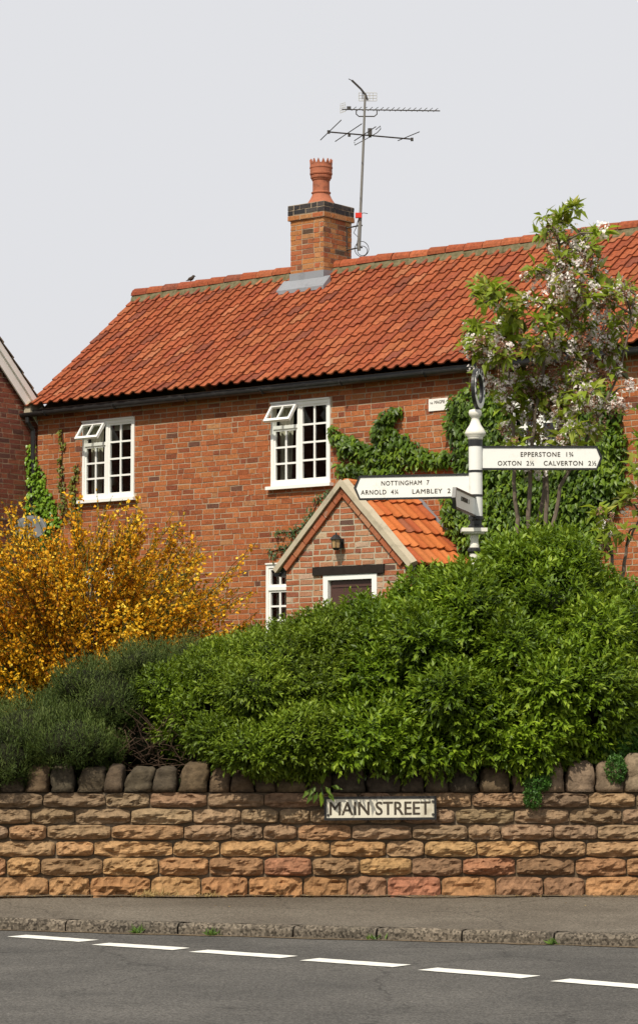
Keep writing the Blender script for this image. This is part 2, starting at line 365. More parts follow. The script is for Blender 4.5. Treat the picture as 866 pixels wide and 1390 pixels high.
# ================================================================== GROUND
KA = Vector((-1.92, 16.60)); KB = Vector((1.88, 15.41)); KD = (KB-KA).normalized()
def kpt(t, off=0): p = KA+KD*t+Vector((-KD.y, KD.x))*off; return p        # off > 0: towards the wall
ZR = -.122
g = MB(); g.poly([(-900, -900, ZR), (900, -900, ZR), (900, 900, ZR), (-900, 900, ZR)]); tag(g.build('road', M['road']), kind='structure')
g = MB()
ts = np.linspace(-32, 34, 133)
for i in range(len(ts)-1):
    a = kpt(ts[i], .125); b = kpt(ts[i+1], .125)
    wav = lambda p: .006*fbm((p.x, p.y, 0), .7)
    nn = 8
    for j in range(nn):
        def pt(p, f):
            y = p.y+(18.2-p.y)*f; return (p.x, y, -.05+.05*f**.9+.008*fbm((p.x, y, 3), 1.1)*(1 if 0 < f < 1 else .2))
        g.poly([pt(a, j/nn), pt(b, j/nn), pt(b, (j+1)/nn), pt(a, (j+1)/nn)])
tag(g.build('pavement', M['path'], smooth=True), kind='structure')
# kerb of separate stones with worn arrises
g = MB(); t = -30.; joints = [-.25-.905*i for i in range(30)][::-1]
cuts = sorted([kx for kx in [-.0, 0]])
marks = []
for px in (58, 405, 527, 650, 780):
    q = atZ(px, 1262, -.08); marks.append((Vector((q.x, q.y))-KA).dot(KD))
allj = [marks[0]-.915*i for i in range(30, 0, -1)]+[marks[0], (marks[0]+marks[1])/2]+marks[1:]+[marks[-1]+.915*i for i in range(1, 30)]
for i in range(len(allj)-1):
    a, b = allj[i]+.006, allj[i+1]-.006; n = 10; dz = random.uniform(-.004, .004); do = random.uniform(-.005, .005)
    prof = [(-.0+do, ZR-.05), (-.0+do, -.075+dz), (.012+do, -.055+dz), (.03+do, -.047+dz), (.125, -.049), (.125, -.2)]
    rings = []
    for k in range(n+1):
        tt = a+(b-a)*k/n; e = 0 if 0 < k < n else .006; r_ = []
        for (o, z) in prof:
            q = kpt(tt, o+e+.006*fbm((tt, o, z), 6)); r_.append((q.x, q.y, z-e+.005*fbm((tt*3, z*9, o), 3)))
        rings.append(r_)
    vs = [p for r_ in rings for p in r_]; m_ = len(prof)
    fs = [(k*m_+l, (k+1)*m_+l, (k+1)*m_+l+1, k*m_+l+1) for k in range(n) for l in range(m_-1)]
    fs += [tuple(range(m_)), tuple(n*m_+l for l in range(m_-1, -1, -1))]
    g.raw(vs, fs)
tag(g.build('kerb', M['kerb']), kind='structure')
for i, (a, b) in enumerate([((24, 1270), (121, 1277)), ((137, 1281), (247, 1288)), ((270, 1290.5), (392, 1299)), ((420, 1302), (545, 1311)), ((580, 1315), (720, 1326)), ((760, 1330), (905, 1342))]):
    A = atZ(*a, ZR+.004); B = atZ(*b, ZR+.004); A.z = B.z = ZR+.004; d = (B-A).normalized(); s = Vector((-d.y, d.x, 0))*.085
    mb = MB(); n = 12; lo = []; hi = []
    for k in range(n+1):
        p = A.lerp(B, k/n)-A; e = lambda: s*random.uniform(-.07, .07)
        lo.append(p-s+e()); hi.append(p+s+e())
    mb.raw(lo+hi, [(k, k+1, n+1+k+1, n+1+k) for k in range(n)])
    o = mb.build('road_marking', M['paint'], loc=A)
    tag(o, kind='structure')
def dirt_strip(name, ptf, x0, x1, n, w0, mat):
    mb = MB(); a = []; b = []
    for i in range(n+1):
        t = x0+(x1-x0)*i/n; w_ = w0*(1+1.1*fbm((t, 1, 5), 2.5, 4)); w_ = max(.012, w_); p, q = ptf(t, w_); a.append(p); b.append(q)
    mb.raw(a+b, [(i, i+1, n+2+i, n+1+i) for i in range(n)]); return tag(mb.build(name, mat), kind='structure')
M['grit'] = asphalt('brown_grit', (.16, .115, .07), (.10, .078, .052), 70)
def _g(t, w_): p = kpt(t, -.002); q = kpt(t, -w_); return (p.x, p.y, ZR+.006), (q.x, q.y, ZR+.004)
dirt_strip('gutter_grit', _g, -6, 10, 260, .045, M['grit'])
def _w(t, w_):
    y = 17.99-w_; f = (y-kpt(0, .125).y)/(18.2-kpt(0, .125).y); return (t, 17.995, .012), (t, y, -.0015+.012*max(0, 1-w_/.12))
dirt_strip('wall_foot_grit', _w, -4, 4, 260, .07, M['grit'])
# garden behind the retaining wall
g = MB(); xs = np.linspace(-14, 14, 29); ys = np.linspace(18.2, 32, 24)
def gz(x, y): return .70+.012*(y-18.3)*1.6+.03*fbm((x, y, 0), .5)
for i in range(28):
    for j in range(23):
        g.poly([(xs[a], ys[b], gz(xs[a], ys[b])) for a, b in ((i, j), (i+1, j), (i+1, j+1), (i, j+1))])
g.poly([(-300, 32, .95), (300, 32, .95), (300, 600, .95), (-300, 600, .95)])
for sx in (-1, 1): g.poly([(14*sx, 18.2, .7), (300*sx, 18.2, .7), (300*sx, 32, .95), (14*sx, 32, .95)])
tag(g.build('garden_ground', M['grass'], smooth=True), kind='structure')

# ================================================================== STONE WALL
wall = empty('stone_wall', 'low roadside retaining wall of coursed rough sandstone blocks', 'wall', (0, 18, 0))
WX = 9.0
def stone(mb, x0, x1, z0, z1, col, y0=0., bul=.03, nx=8, nz=5, rough=.016, top=False):
    seed = random.uniform(0, 99); P = {}
    cx, cz, hx, hz_ = (x0+x1)/2, (z0+z1)/2, (x1-x0)/2, (z1-z0)/2
    vs = []
    for j in range(nz+1):
        for i in range(nx+1):
            a = -1+2*i/nx; b = -1+2*j/nz
            f = (1-abs(a)**5)*(1-abs(b)**4)
            q = (cx+a*hx*3+seed, cz*3+b, seed)
            g_ = .5+.5*fbm((cx+a*hx, seed, 3.), 5, 3); low = math.exp(-((b+.15+.9*(g_-.5))/.5)**2)
            out = max(-.004, bul*(f**.22)+rough*1.5*f**.3*fbm((cx+a*hx, (cz+b*hz_)*1.6, seed), 14, 5)+f**.5*.026*(low-.4))
            rnd = .10*hz_*(abs(a)**4)*(b) + 0
            ex = .006*fbm((a, b, seed), 1.5); ez = .006*fbm((a+5, b, seed), 1.5)
            corner = (abs(a)**6)*(abs(b)**6)*.008
            vs.append((cx+a*(hx-corner)+ex, y0-out, cz+b*(hz_-corner)+ez-abs(a)**4*b*.004))
    fs = [(j*(nx+1)+i, j*(nx+1)+i+1, (j+1)*(nx+1)+i+1, (j+1)*(nx+1)+i) for j in range(nz) for i in range(nx)]
    # sides going back
    rim = [i for i in range(nx+1)]+[(j)*(nx+1)+nx for j in range(1, nz+1)]+[nz*(nx+1)+i for i in range(nx-1, -1, -1)]+[j*(nx+1) for j in range(nz-1, 0, -1)]
    base = len(vs); vs += [(vs[k][0], y0+.05, vs[k][2]) for k in rim]; m_ = len(rim)
    fs += [(rim[k], base+k, base+(k+1) % m_, rim[(k+1) % m_]) for k in range(m_)]
    mb.raw(vs, fs, col)
ZC = [-.06, .135, .265, .38, .49, .60, .71]
SP = {0: [((0.348, 0.179, 0.082), 3), ((0.368, 0.204, 0.092), 3), ((0.348, 0.152, 0.082), 1.5), ((0.256, 0.144, 0.079), 1)],
      1: [((0.327, 0.179, 0.088), 3), ((0.357, 0.215, 0.097), 2), ((0.327, 0.152, 0.082), 1.2), ((0.256, 0.152, 0.082), 1.5)],
      2: [((0.327, 0.204, 0.107), 3), ((0.389, 0.235, 0.107), 2), ((0.266, 0.173, 0.097), 2)],
      3: [((0.306, 0.204, 0.116), 3), ((0.266, 0.179, 0.107), 2), ((0.348, 0.204, 0.107), 1)],
      4: [((0.286, 0.193, 0.113), 3), ((0.245, 0.169, 0.097), 2), ((0.337, 0.224, 0.126), 1)],
      5: [((0.275, 0.169, 0.097), 3), ((0.224, 0.152, 0.092), 2), ((0.327, 0.204, 0.116), 1)]}
mb = MB(); prev = []
for c in range(6):
    x = -WX+random.uniform(0, .2); js = []
    while x < WX:
        wd = random.uniform(.20, .44) if c else random.uniform(.24, .42)
        for _ in range(4):
            if any(abs(x+wd-p) < .05 for p in prev): wd += .07
        det = abs(x) < 3.2
        stone(mb, x+.004, x+wd-.006, ZC[c]+.004+random.uniform(0, .004), ZC[c+1]-.004, pick(SP[c]), y0=random.uniform(-.01, .008),
              bul=random.uniform(.012, .028), nx=18 if det else 5, nz=9 if det else 3, rough=random.uniform(.02, .034))
        x += wd; js.append(x)
    prev = js
mb.build('stones', M['stone'], wall, smooth=False)
mb = MB(); mb.box((-WX, .022, -.06), (WX, .34, .708)); mb.build('mortar_core', M['wall_mortar'], wall)
# upright rounded coping stones
random.seed(21)
x = -WX
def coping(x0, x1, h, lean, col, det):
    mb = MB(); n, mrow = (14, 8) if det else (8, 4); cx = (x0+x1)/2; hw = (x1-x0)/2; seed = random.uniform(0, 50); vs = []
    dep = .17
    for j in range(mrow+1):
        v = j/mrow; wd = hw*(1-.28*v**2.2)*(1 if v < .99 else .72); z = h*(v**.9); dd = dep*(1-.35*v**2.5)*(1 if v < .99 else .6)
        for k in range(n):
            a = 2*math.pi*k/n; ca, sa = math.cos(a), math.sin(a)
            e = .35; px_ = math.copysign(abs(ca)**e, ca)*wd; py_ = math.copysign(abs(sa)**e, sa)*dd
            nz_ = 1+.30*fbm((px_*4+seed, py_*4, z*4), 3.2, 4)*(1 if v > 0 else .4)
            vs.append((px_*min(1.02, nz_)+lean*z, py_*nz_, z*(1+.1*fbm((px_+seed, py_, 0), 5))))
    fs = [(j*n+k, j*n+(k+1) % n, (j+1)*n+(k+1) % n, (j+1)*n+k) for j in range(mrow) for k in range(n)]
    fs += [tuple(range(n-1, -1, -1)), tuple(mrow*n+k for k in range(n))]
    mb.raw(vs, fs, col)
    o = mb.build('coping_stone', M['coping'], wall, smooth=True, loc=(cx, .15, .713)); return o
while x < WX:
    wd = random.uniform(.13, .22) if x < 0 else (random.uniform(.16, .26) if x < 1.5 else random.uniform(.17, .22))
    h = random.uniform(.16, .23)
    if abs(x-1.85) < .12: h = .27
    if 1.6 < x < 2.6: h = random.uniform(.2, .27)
    coping(x, x+wd+.004, h, random.uniform(-.12, .25) if x < 0 else random.uniform(-.05, .05), vary(random.choice([(.085, .062, .038), (.105, .072, .042), (.075, .058, .038), (.13, .09, .052)] if x < 1.2 else [(.22, .155, .10), (.19, .135, .09), (.17, .115, .07)])), abs(x) < 3)  # darker set up to the right end: weathering plus bush shade in the colour
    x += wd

# street name plate
SP0 = atY(440, 1113, 17.93); SP1 = atY(592, 1081, 17.93)
sw, sh = SP1.x-SP0.x, SP1.z-SP0.z
sgn = empty('street_sign', 'cream plate reading MAIN STREET in black capitals, fixed to the stone wall', 'street sign', (SP0.x+sw/2, 17.93, SP0.z))
sgn.rotation_euler = (0, R(-.4), 0)
mb = MB(); mb.box((-sw/2, -.012, 0), (sw/2, 0, .016)); mb.box((-sw/2, -.012, sh-.016), (sw/2, 0, sh)); mb.box((-sw/2, -.012, .016), (-sw/2+.016, 0, sh-.016)); mb.box((sw/2-.016, -.012, .016), (sw/2, 0, sh-.016))
mb.box((-sw/2+.02, 0, .03), (-sw/2+.06, .1, sh-.03)); mb.box((sw/2-.06, 0, .03), (sw/2-.02, .1, sh-.03)); mb.build('border', M['black'], sgn)
mb = MB(); mb.box((-sw/2+.013, -.007, .013), (sw/2-.013, -.001, sh-.013)); mb.build('plate', M['plate'], sgn)
t_ = text_mesh('lettering', 'MAIN STREET', M['letter'], .090, .69, bold=.018, ext=.002); put(t_, sgn, (-.002, -.0072, .036), (1, 0, 0), (0, 0, 1))
for bx in (-sw/2+.027, sw/2-.024):
    for bz in ((.036, sh-.036) if bx > 0 else (.036,)):
        mb = MB(); mb.tube([(0, 0, 0), (0, -.007, 0)], .009, 10); mb.build('screw', M['dark_metal'], sgn, loc=(bx, -.007, bz))

# ================================================================== COTTAGE
HZ = -TH
cot = empty('brick_cottage', 'orange-red brick cottage with red pantile roof and white cottage windows', 'house', HO, HZ)
S0, S1, BZ, TZ = 0., 15., .8, 5.62; RN, RZ = 2.2, 7.60          # ridge line
WINS = [(.91, 1.91, 4.30, 5.41), (4.40, 5.41, 4.30, 5.41), (4.32, 5.25, 2.25, 3.26), (8.25, 9.2, 4.30, 5.41), (1.0, 2.0, 2.25, 3.3)]
front = lambda x, z, o: (x, -o, z)
mb = MB(); mb.mi = 1; holed_plane(mb, front, S0, S1, BZ, TZ+.06, WINS)
mb.poly([(0, 0, BZ), (0, 4.4, BZ), (0, 4.4, TZ), (0, RN, RZ-.1), (0, 0, TZ)]); mb.poly([(S1, 0, BZ), (S1, 4.4, BZ), (S1, 4.4, TZ), (S1, RN, RZ-.1), (S1, 0, TZ)])
mb.poly([(0, 4.4, BZ), (S1, 4.4, BZ), (S1, 4.4, TZ), (0, 4.4, TZ)])
mb.mi = 0
bricks(mb, front, S0, S1, BZ, TZ-.11, PAL, WINS)
# corbelled courses under the eaves
for i, (zz, oo) in enumerate(((TZ-.11, .025), (TZ-.035, .05))):
    mb.mi = 1; mb.box((S0, -oo, zz), (S1, .0, zz+.073)); mb.mi = 0
    bricks(mb, lambda x, z, o: (x, -oo-o, z), S0, S1, zz, zz+.073, PAL)
mb.build('wall', [M['brick'], M['mortar']], cot, fix=False)

def pantiles(mb, ax, length, cols, cw, rows, gauge, pal, amp=1., thick=.016, seg=8, jit=1., kick=None, lift=.02):
    """ax(x, d, h) -> 3D, x along the eaves, d up the slope, h off it"""
    PK = [(0, .0), (.16, -.004), (.34, -.006), (.5, -.002), (.62, .010), (.74, .027), (.85, .036), (.95, .034), (1.04, .024)]
    def prof(t): return 0
    for r_ in range(rows):
        for c in range(cols):
            col = pick(pal); jd = random.uniform(-.008, .008)*jit; jh = random.uniform(-.003, .004)*jit; rot = random.uniform(-.006, .006)*jit
            lo = []; up = []; bt = []
            for k in range(seg+1):
                t, h = PK[k]; x = (c+t)*cw; h = h*amp+jh+rot*(t-.5)
                arc = -.012*math.sin(math.pi*t)
                d0 = r_*gauge+jd+arc; d1 = min(d0+gauge*1.25, length)
                lo.append(ax(x, d0, h+thick+lift)); bt.append(ax(x, d0, h-.004+lift)); up.append(ax(x, d1, h*.9+thick))
            n = seg+1
            mb.raw(bt+lo+up, [(k, k+1, n+k+1, n+k) for k in range(seg)]+[(n+k, n+k+1, 2*n+k+1, 2*n+k) for k in range(seg)]+[(0, n, 2*n), (seg, 3*n-1, n+seg)], col)
            a_, b_ = lo[-1], up[-1]; xs_ = (c+1.04)*cw; mb.raw([lo[-1], up[-1], ax(xs_, d1, -.004), ax(xs_, d0, -.004+lift)], [(0, 1, 2, 3)], tuple(v*.8 for v in col))  # side edge of the tile, colour darkened for the shade of the overlap gap
PT = [((.315, .084, .034), 6), ((.285, .074, .030), 5), ((.34, .102, .042), 4), ((.27, .068, .031), 3), ((.21, .062, .034), 1.2), ((.36, .13, .06), .6)]
EN, EZ = -.17, 5.66; SL = math.hypot(RN-EN, RZ-EZ); ca, sa = (RN-EN)/SL, (RZ-EZ)/SL
def sag(x, d): return -.022*math.sin(x*.9+1)*math.sin(math.pi*min(1, d/SL))+.015*math.sin(x*.55+.4)
def rax(x, d, h): k = .035*max(0, 1-d/.5)**2; return (x-.12, EN+d*ca-h*sa, EZ+d*sa+h*ca+k+sag(x, d))
mb = MB(); pantiles(mb, rax, SL, int(15.3/.2), .2, 12, SL/12.1, PT)
mb.poly([(-.12, RN, RZ-.01), (15.2, RN, RZ-.01), (15.2, 2*RN-EN, EZ), (-.12, 2*RN-EN, EZ)], (.38, .12, .06))
rf = mb.build('roof', M['tile'], cot, smooth=False)
mb = MB(); [mb.prism([(EN+.05, EZ-.03), (RN, RZ-.06), (2*RN-EN-.05, EZ-.03), (2*RN-EN-.1, EZ-.08), (RN, RZ-.14), (EN+.08, EZ-.07)], xa_, xa_+.08, lambda p, w_: (w_, p[0], p[1])) for xa_ in (-.09, 15.05)]
mb.build('verge_mortar', M['verge'], rf)
mb = MB()
for i in range(int(15.3/.31)):
    x0 = -.13+i*.31; n = 8; dz = random.uniform(-.006, .006)+.012*math.sin(x0*.55+.4); dr = random.uniform(-.004, .004); c = pick(PT[:5])
    rings = []
    for xx, rr in ((x0, .118), (x0+.018, .125), (x0+.30, .112)):
        rings.append([(xx, RN+(rr+dr)*math.cos(math.pi*k/n), RZ+.015+dz+(rr+dr)*math.sin(math.pi*k/n)*1.0) for k in range(n+1)])
    vs = [p for q in rings for p in q]; m_ = n+1
    mb.raw(vs, [(a*m_+k, a*m_+k+1, (a+1)*m_+k+1, (a+1)*m_+k) for a in range(2) for k in range(n)]+[tuple(range(m_))], c)
mb.build('ridge_tiles', M['tile'], rf)
mb = MB(); n = 150
rows_ = []
for i in range(n+1):
    x = -.12+15.3*i/n; zz = .012*math.sin(x*.55+.4); e = .03*fbm((x, 0, 0), 3); rows_.append([(x, RN-.09, RZ+.04+zz), (x, RN-.122, RZ-.02+zz), (x, RN-.155-e, RZ-.085+zz-e*.8), (x, RN-.155-e, RZ-.14+zz)])
mb.raw([p for q in rows_ for p in q], [(i*4+k, (i+1)*4+k, (i+1)*4+k+1, i*4+k+1) for i in range(n) for k in range(3)])
mb.build('ridge_mortar', M['ridge_mortar'], rf)

# gutter, brackets, downpipe
mb = MB(); mb.box((-.1, -.118, 5.565), (15.0, -.052, 5.655)); mb.build('eaves_board', M['black'], cot)
mb = MB(); GN, GZ = -.185, 5.60; prof = [(GN+.055*math.cos(math.pi*(1+k/8)), GZ+.055*math.sin(math.pi*(1+k/8))) for k in range(9)]
prof2 = [(GN+.049*math.cos(math.pi*(1+k/8)), GZ+.004+.049*math.sin(math.pi*(1+k/8))) for k in range(8, -1, -1)]
mb.prism(prof+prof2, -.22, 15.1, lambda p, w_: (w_, p[0], p[1]+.004*w_*0)); gut = mb.build('gutter', M['black'], cot)
for i in range(11):
    mb = MB(); x = .35+i*1.35; mb.tube([(x, -.05, GZ+.02), (x, -.14, GZ-.045), (x, -.20, GZ-.062), (x, -.262, GZ-.02), (x, -.262, GZ+.01)], .012, 6)
    mb.build('gutter_bracket', M['black'], gut)
mb = MB(); mb.tube([(-.02, -.20, 5.54), (-.02, -.20, 5.48), (-.02, -.09, 5.36), (-.02, -.08, 5.2), (-.02, -.08, .9)], .034, 10); mb.build('downpipe', M['black'], cot)
mb = MB(); mb.box((-.13, -.16, 5.62), (-.0, -.02, 5.78)); mb.build('verge_stone', M['verge'], cot)

# windows
def window(s0, s1, z0, z1, opened=True, seenrows=(3, 4), curtains=(1,), lab=None, single=False):
    fr = MB(); F_ = .045; Y0, Y1 = -.022, .05; W_ = s1-s0; mid = s0+W_*.475
    def bar(a, b, y0=Y0, y1=Y1): fr.box((a[0], y0, a[1]), (b[0], y1, b[1]))
    bar((s0, z0), (s0+F_, z1)); bar((s1-F_, z0), (s1, z1)); bar((s0+F_, z0), (s1-F_, z0+F_*1.1)); bar((s0+F_, z1-F_), (s1-F_, z1))
    bar((mid-.025, z0+F_*1.1), (mid+.025, z1-F_), Y0+.004)
    ft = z1-F_-.255                                                        # transom under the fanlight
    bar((s0+F_, ft-.045), (mid-.025, ft), Y0-.004)
    glass = MB()
    def lights(a, b, c, d, nx, nz, bord=.028, yo=-.008):
        bar((a, c), (a+bord, d), yo, .03); bar((b-bord, c), (b, d), yo, .03); bar((a+bord, c), (b-bord, c+bord*1.2), yo, .03); bar((a+bord, d-bord), (b-bord, d), yo, .03)
        A, B, C_, D_ = a+bord, b-bord, c+bord*1.2, d-bord
        for i in range(1, nx): x = A+(B-A)*i/nx; bar((x-.0125, C_), (x+.0125, D_), yo+.003, .026)
        for j in range(1, nz):
            z = C_+(D_-C_)*j/nz
            for i in range(nx):
                xa, xb = A+(B-A)*i/nx+(.010 if i else 0), A+(B-A)*(i+1)/nx-(.010 if i < nx-1 else 0)
                bar((xa, z-.0125), (xb, z+.0125), yo+.005, .024)
        for i in range(nx):
            for j in range(nz):
                xa, xb, za, zb = A+(B-A)*i/nx+.005, A+(B-A)*(i+1)/nx-.005, C_+(D_-C_)*j/nz+.005, C_+(D_-C_)*(j+1)/nz-.005
                t1, t2 = random.uniform(-.002, .002), random.uniform(-.002, .002)
                glass.poly([(xa, .012+t1, za), (xb, .012-t1, za), (xb, .012+t2, zb), (xa, .012-t2, zb)])
    lights(mid+.025, s1-F_, z0+F_*1.1, z1-F_, 2, 4)
    lights(s0+F_, mid-.025, z0+F_*1.1, ft-.045, 2, 3)
    if not opened: lights(s0+F_, mid-.025, ft, z1-F_, 2, 1)
    wf = fr.build('window', M['white'], cot)
    glass.build('glass', M['glass'], wf, fix=False)
    # head drip strip and sill
    h = MB(); h.box((s0-.0, -.04, z1+.001), (s1, .0, z1+.02)); h.build('head_strip', M['white'], wf)
    h = MB(); h.box((s0-.045, -.085, z0-.045), (s1+.045, .0, z0-.002)); h.build('sill', M['white'], wf)
    if opened:                                                             # top-hung fanlight pushed open
        sa_ = MB(); ww = mid-.025-(s0+F_)+.03; hh = .275; b_ = .032; gl = MB()
        sa_.box((0, -.04, -hh), (b_, 0, 0)); sa_.box((ww-b_, -.04, -hh), (ww, 0, 0)); sa_.box((b_, -.04, -hh), (ww-b_, 0, -hh+b_*1.2)); sa_.box((b_, -.04, -b_), (ww-b_, 0, 0)); sa_.box((ww/2-.010, -.036, -hh+b_), (ww/2+.010, -.004, -b_))
        rot = Matrix.Translation((s0+F_-.018, Y0-.002, z1-F_-.0)) @ Matrix.Rotation(R(-36), 4, 'X')
        o = sa_.build('open_fanlight', M['white'], wf); o.matrix_local = rot
        gl.poly([(b_, -.02, -hh+b_), (ww-b_, -.02, -hh+b_), (ww-b_, -.02, -b_), (b_, -.02, -b_)])
        o2 = gl.build('fanlight_glass', M['glass'], wf, fix=False); o2.matrix_local = rot
        st_ = MB(); st_.tube([(s0+.2, -.01, ft+.01), (s0+.2, -.13, ft+.03)], .005, 5); st_.build('window_stay', M['dark_metal'], wf)
    # room and curtains behind
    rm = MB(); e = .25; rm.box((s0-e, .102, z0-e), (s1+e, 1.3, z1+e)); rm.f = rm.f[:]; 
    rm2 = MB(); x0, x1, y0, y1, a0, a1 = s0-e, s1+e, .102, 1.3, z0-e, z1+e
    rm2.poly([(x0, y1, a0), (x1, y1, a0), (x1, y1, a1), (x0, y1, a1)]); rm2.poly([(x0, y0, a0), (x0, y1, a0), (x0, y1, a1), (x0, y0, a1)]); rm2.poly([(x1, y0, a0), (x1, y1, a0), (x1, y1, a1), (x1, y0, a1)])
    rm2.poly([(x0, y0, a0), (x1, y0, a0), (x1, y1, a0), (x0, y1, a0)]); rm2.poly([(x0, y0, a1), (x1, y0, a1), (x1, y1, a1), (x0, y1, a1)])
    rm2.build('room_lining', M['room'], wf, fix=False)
    for side, wdt, mt in curtains:
        c = MB(); n = 28; a = (s0+.03) if side < 0 else (s1-.03-wdt)
        top = []; bot = []
        for i in range(n+1):
            t_ = i/n; x = a+wdt*t_; y = .13+.018*math.sin(t_*21)
            top.append((x, y, z1+.05)); pinch = (1-.35*(t_ if side < 0 else 1-t_)); bot.append((x if pinch == 1 else a+(wdt*t_*.8 if side < 0 else wdt-(wdt*(1-t_)*.8)), .13+.022*math.sin(t_*21+.4), z0-.03))
        c.raw(top+bot, [(i, i+1, n+2+i, n+1+i) for i in range(n)]); c.build('curtain', mt, wf, smooth=True, fix=False)
    if lab: wf['label'] = lab
    return wf
window(*WINS[0], curtains=[(-1, .24, M['curtain'])], lab='cottage window over the ivy with its small top light pushed open')
window(*WINS[1], curtains=[(-1, .24, M['curtain'])], lab='cottage window above the porch with its small top light pushed open')
window(*WINS[2], opened=False, curtains=[(-1, .25, M['curtain']), (-1, .55, M['redcurtain'])])
window(*WINS[3], opened=False, curtains=[(1, .3, M['curtain'])])
window(*WINS[4], opened=False, curtains=[])
# roller blind at the head of the left window
mb = MB(); mb.box((1.42, .10, 5.27), (1.86, .11, 5.40)); mb.build('blind', M['curtain'], cot)

# chimney
CS0, CS1, CN0, CN1 = 3.18, 3.78, 1.88, 2.52
chim = MB(); chz0, chz1 = 7.1, 8.42
def chbricks(mb, e, z0, z1, pal):
    mb.mi = 1; mb.box((CS0-e, CN0-e, z0), (CS1+e, CN1+e, z1-.003)); mb.mi = 0
    bricks(mb, lambda x, z, o: (x, CN0-e-o, z), CS0-e, CS1+e, z0, z1, pal, bond=1)
    bricks(mb, lambda x, z, o: (CS1+e+o, x, z), CN0-e, CN1+e, z0, z1, pal, bond=1, phase=1)
    bricks(mb, lambda x, z, o: (CS0-e-o, x, z), CN0-e, CN1+e, z0, z1, pal, bond=1, phase=1)
    bricks(mb, lambda x, z, o: (x, CN1+e+o, z), CS0-e, CS1+e, z0, z1, pal, bond=1)
chbricks(chim, 0, chz0, 8.33, PALC); chbricks(chim, .03, 8.331, 8.406, PALC)
chb = chim.build('chimney', [M['chim_brick'], M['mortar']], cot, fix=False)
bc = MB(); chbricks(bc, .028, 8.407, 8.557, PALB); bc.build('dark_brick_cap', [M['chim_brick'], M['mortar']], chb, fix=False)
fl = MB(); e = .014
def roofz(nn): return RZ-(RN-nn)/ca*sa+.075
zf = roofz(CN0)
fl.box((CS0-e, CN0-e, zf-.1), (CS1+e, CN0+.0, zf+.15)); 
fl.raw([(CS0-.13, CN0-.17, roofz(CN0-.17)+.035), (CS1+.13, CN0-.17, roofz(CN0-.17)+.035), (CS1+.13, CN0, zf+.06), (CS0-.13, CN0, zf+.06), (CS0-.13, CN0-.17, roofz(CN0-.17)-.02), (CS1+.13, CN0-.17, roofz(CN0-.17)-.02), (CS1+.13, CN0, zf-.03), (CS0-.13, CN0, zf-.03)], [(0, 1, 2, 3), (4, 5, 1, 0), (1, 5, 6, 2), (0, 3, 7, 4), (7, 6, 5, 4)])
fl.raw([(CS1+e, CN0-e, zf-.05), (CS1+e, RN, RZ), (CS1+e, RN, RZ+.10), (CS1+e, CN0+.16, zf+.16), (CS1+e, CN0-e, zf+.15)], [(0, 1, 2, 3, 4)])
fl.build('lead_flashing', M['lead'], chb)
PX, PN = (CS0+CS1)/2, (CN0+CN1)/2
hm = MB(); hm.lathe(PX, PN, [(.27, 8.557), (.22, 8.585), (.15, 8.61)], 16); hm.build('flaunching', M['verge'], chb, smooth=True)
pt = MB(); pz = 8.57
pt.lathe(PX, PN, [(.215, pz), (.20, pz+.03), (.155, pz+.10), (.128, pz+.16), (.130, pz+.175), (.140, pz+.18), (.140, pz+.195), (.126, pz+.20), (.122, pz+.21), (.122, pz+.36), (.135, pz+.375), (.138, pz+.39), (.15, pz+.40), (.155, pz+.43), (.145, pz+.44), (.160, pz+.45), (.165, pz+.47), (.160, pz+.48), (.160, pz+.54), (.166, pz+.545), (.166, pz+.565), (.160, pz+.57), (.160, pz+.61), (.135, pz+.61), (.13, pz+.45)], 28)
for k in range(14):                                                        # crown of small teeth
    a0 = 2*math.pi*k/14; a1 = a0+2*math.pi/14*.92; am = (a0+a1)/2
    P_ = lambda a, r_, z: (PX+r_*math.cos(a), PN+r_*math.sin(a), z)
    z_ = pz+.60; pt.raw([P_(a0, .163, z_), P_(a1, .163, z_), P_(am, .168, z_+.075), P_(a0, .14, z_), P_(a1, .14, z_), P_(am, .146, z_+.075)], [(0, 1, 2), (3, 5, 4), (0, 2, 5, 3), (1, 4, 5, 2)])
pt.build('chimney_pot', M['pot'], chb)

# ------------------------------------------------------------------ porch of the cottage
QN = -1.3; QS0, QS1, QA = 5.73, 7.60, 6.655; QZA = 4.08; QE = 3.18
def qlim(z): 
    if z < QE: return (QS0, QS1)
    k = max(0., (QZA-.06-z)); w_ = min(.93, k*1.02); return (QA-w_, QA+w_)
DH = [(6.33, 7.17, .9, 2.99)]
mb = MB(); mb.mi = 1; holed_plane(mb, lambda x, z, o: (x, QN-o, z), QS0, QS1, .85, QE, DH)
mb.poly([(QS0, QN, QE), (QS1, QN, QE), (QA, QN, QZA)]); mb.poly([(QS0, QN, .85), (QS0, 0, .85), (QS0, 0, QE), (QS0, QN, QE)]); mb.poly([(QS1, QN, .85), (QS1, 0, .85), (QS1, 0, QE), (QS1, QN, QE)])
mb.mi = 0; bricks(mb, lambda x, z, o: (x, QN-o, z), QS0, QS1, .85, QZA-.02, PALP, DH+[(6.17, 7.29, 2.99, 3.10)], lim=qlim, prof=.005, ragged=.005, mort=.019, bond=1)
bricks(mb, lambda x, z, o: (QS1+o, x, z), QN, 0, .85, QE, PALP, ragged=.004, mort=.014); bricks(mb, lambda x, z, o: (QS0-o, x, z), QN, 0, .85, QE, PALP, ragged=.004, mort=.014)
pw = mb.build('porch_wall', [M['porch_brick'], M['verge']], cot, fix=False)
mb = MB(); mb.box((6.17, QN-.03, 2.995), (7.29, QN+.06, 3.10)); mb.build('lintel', M['timber'], pw)
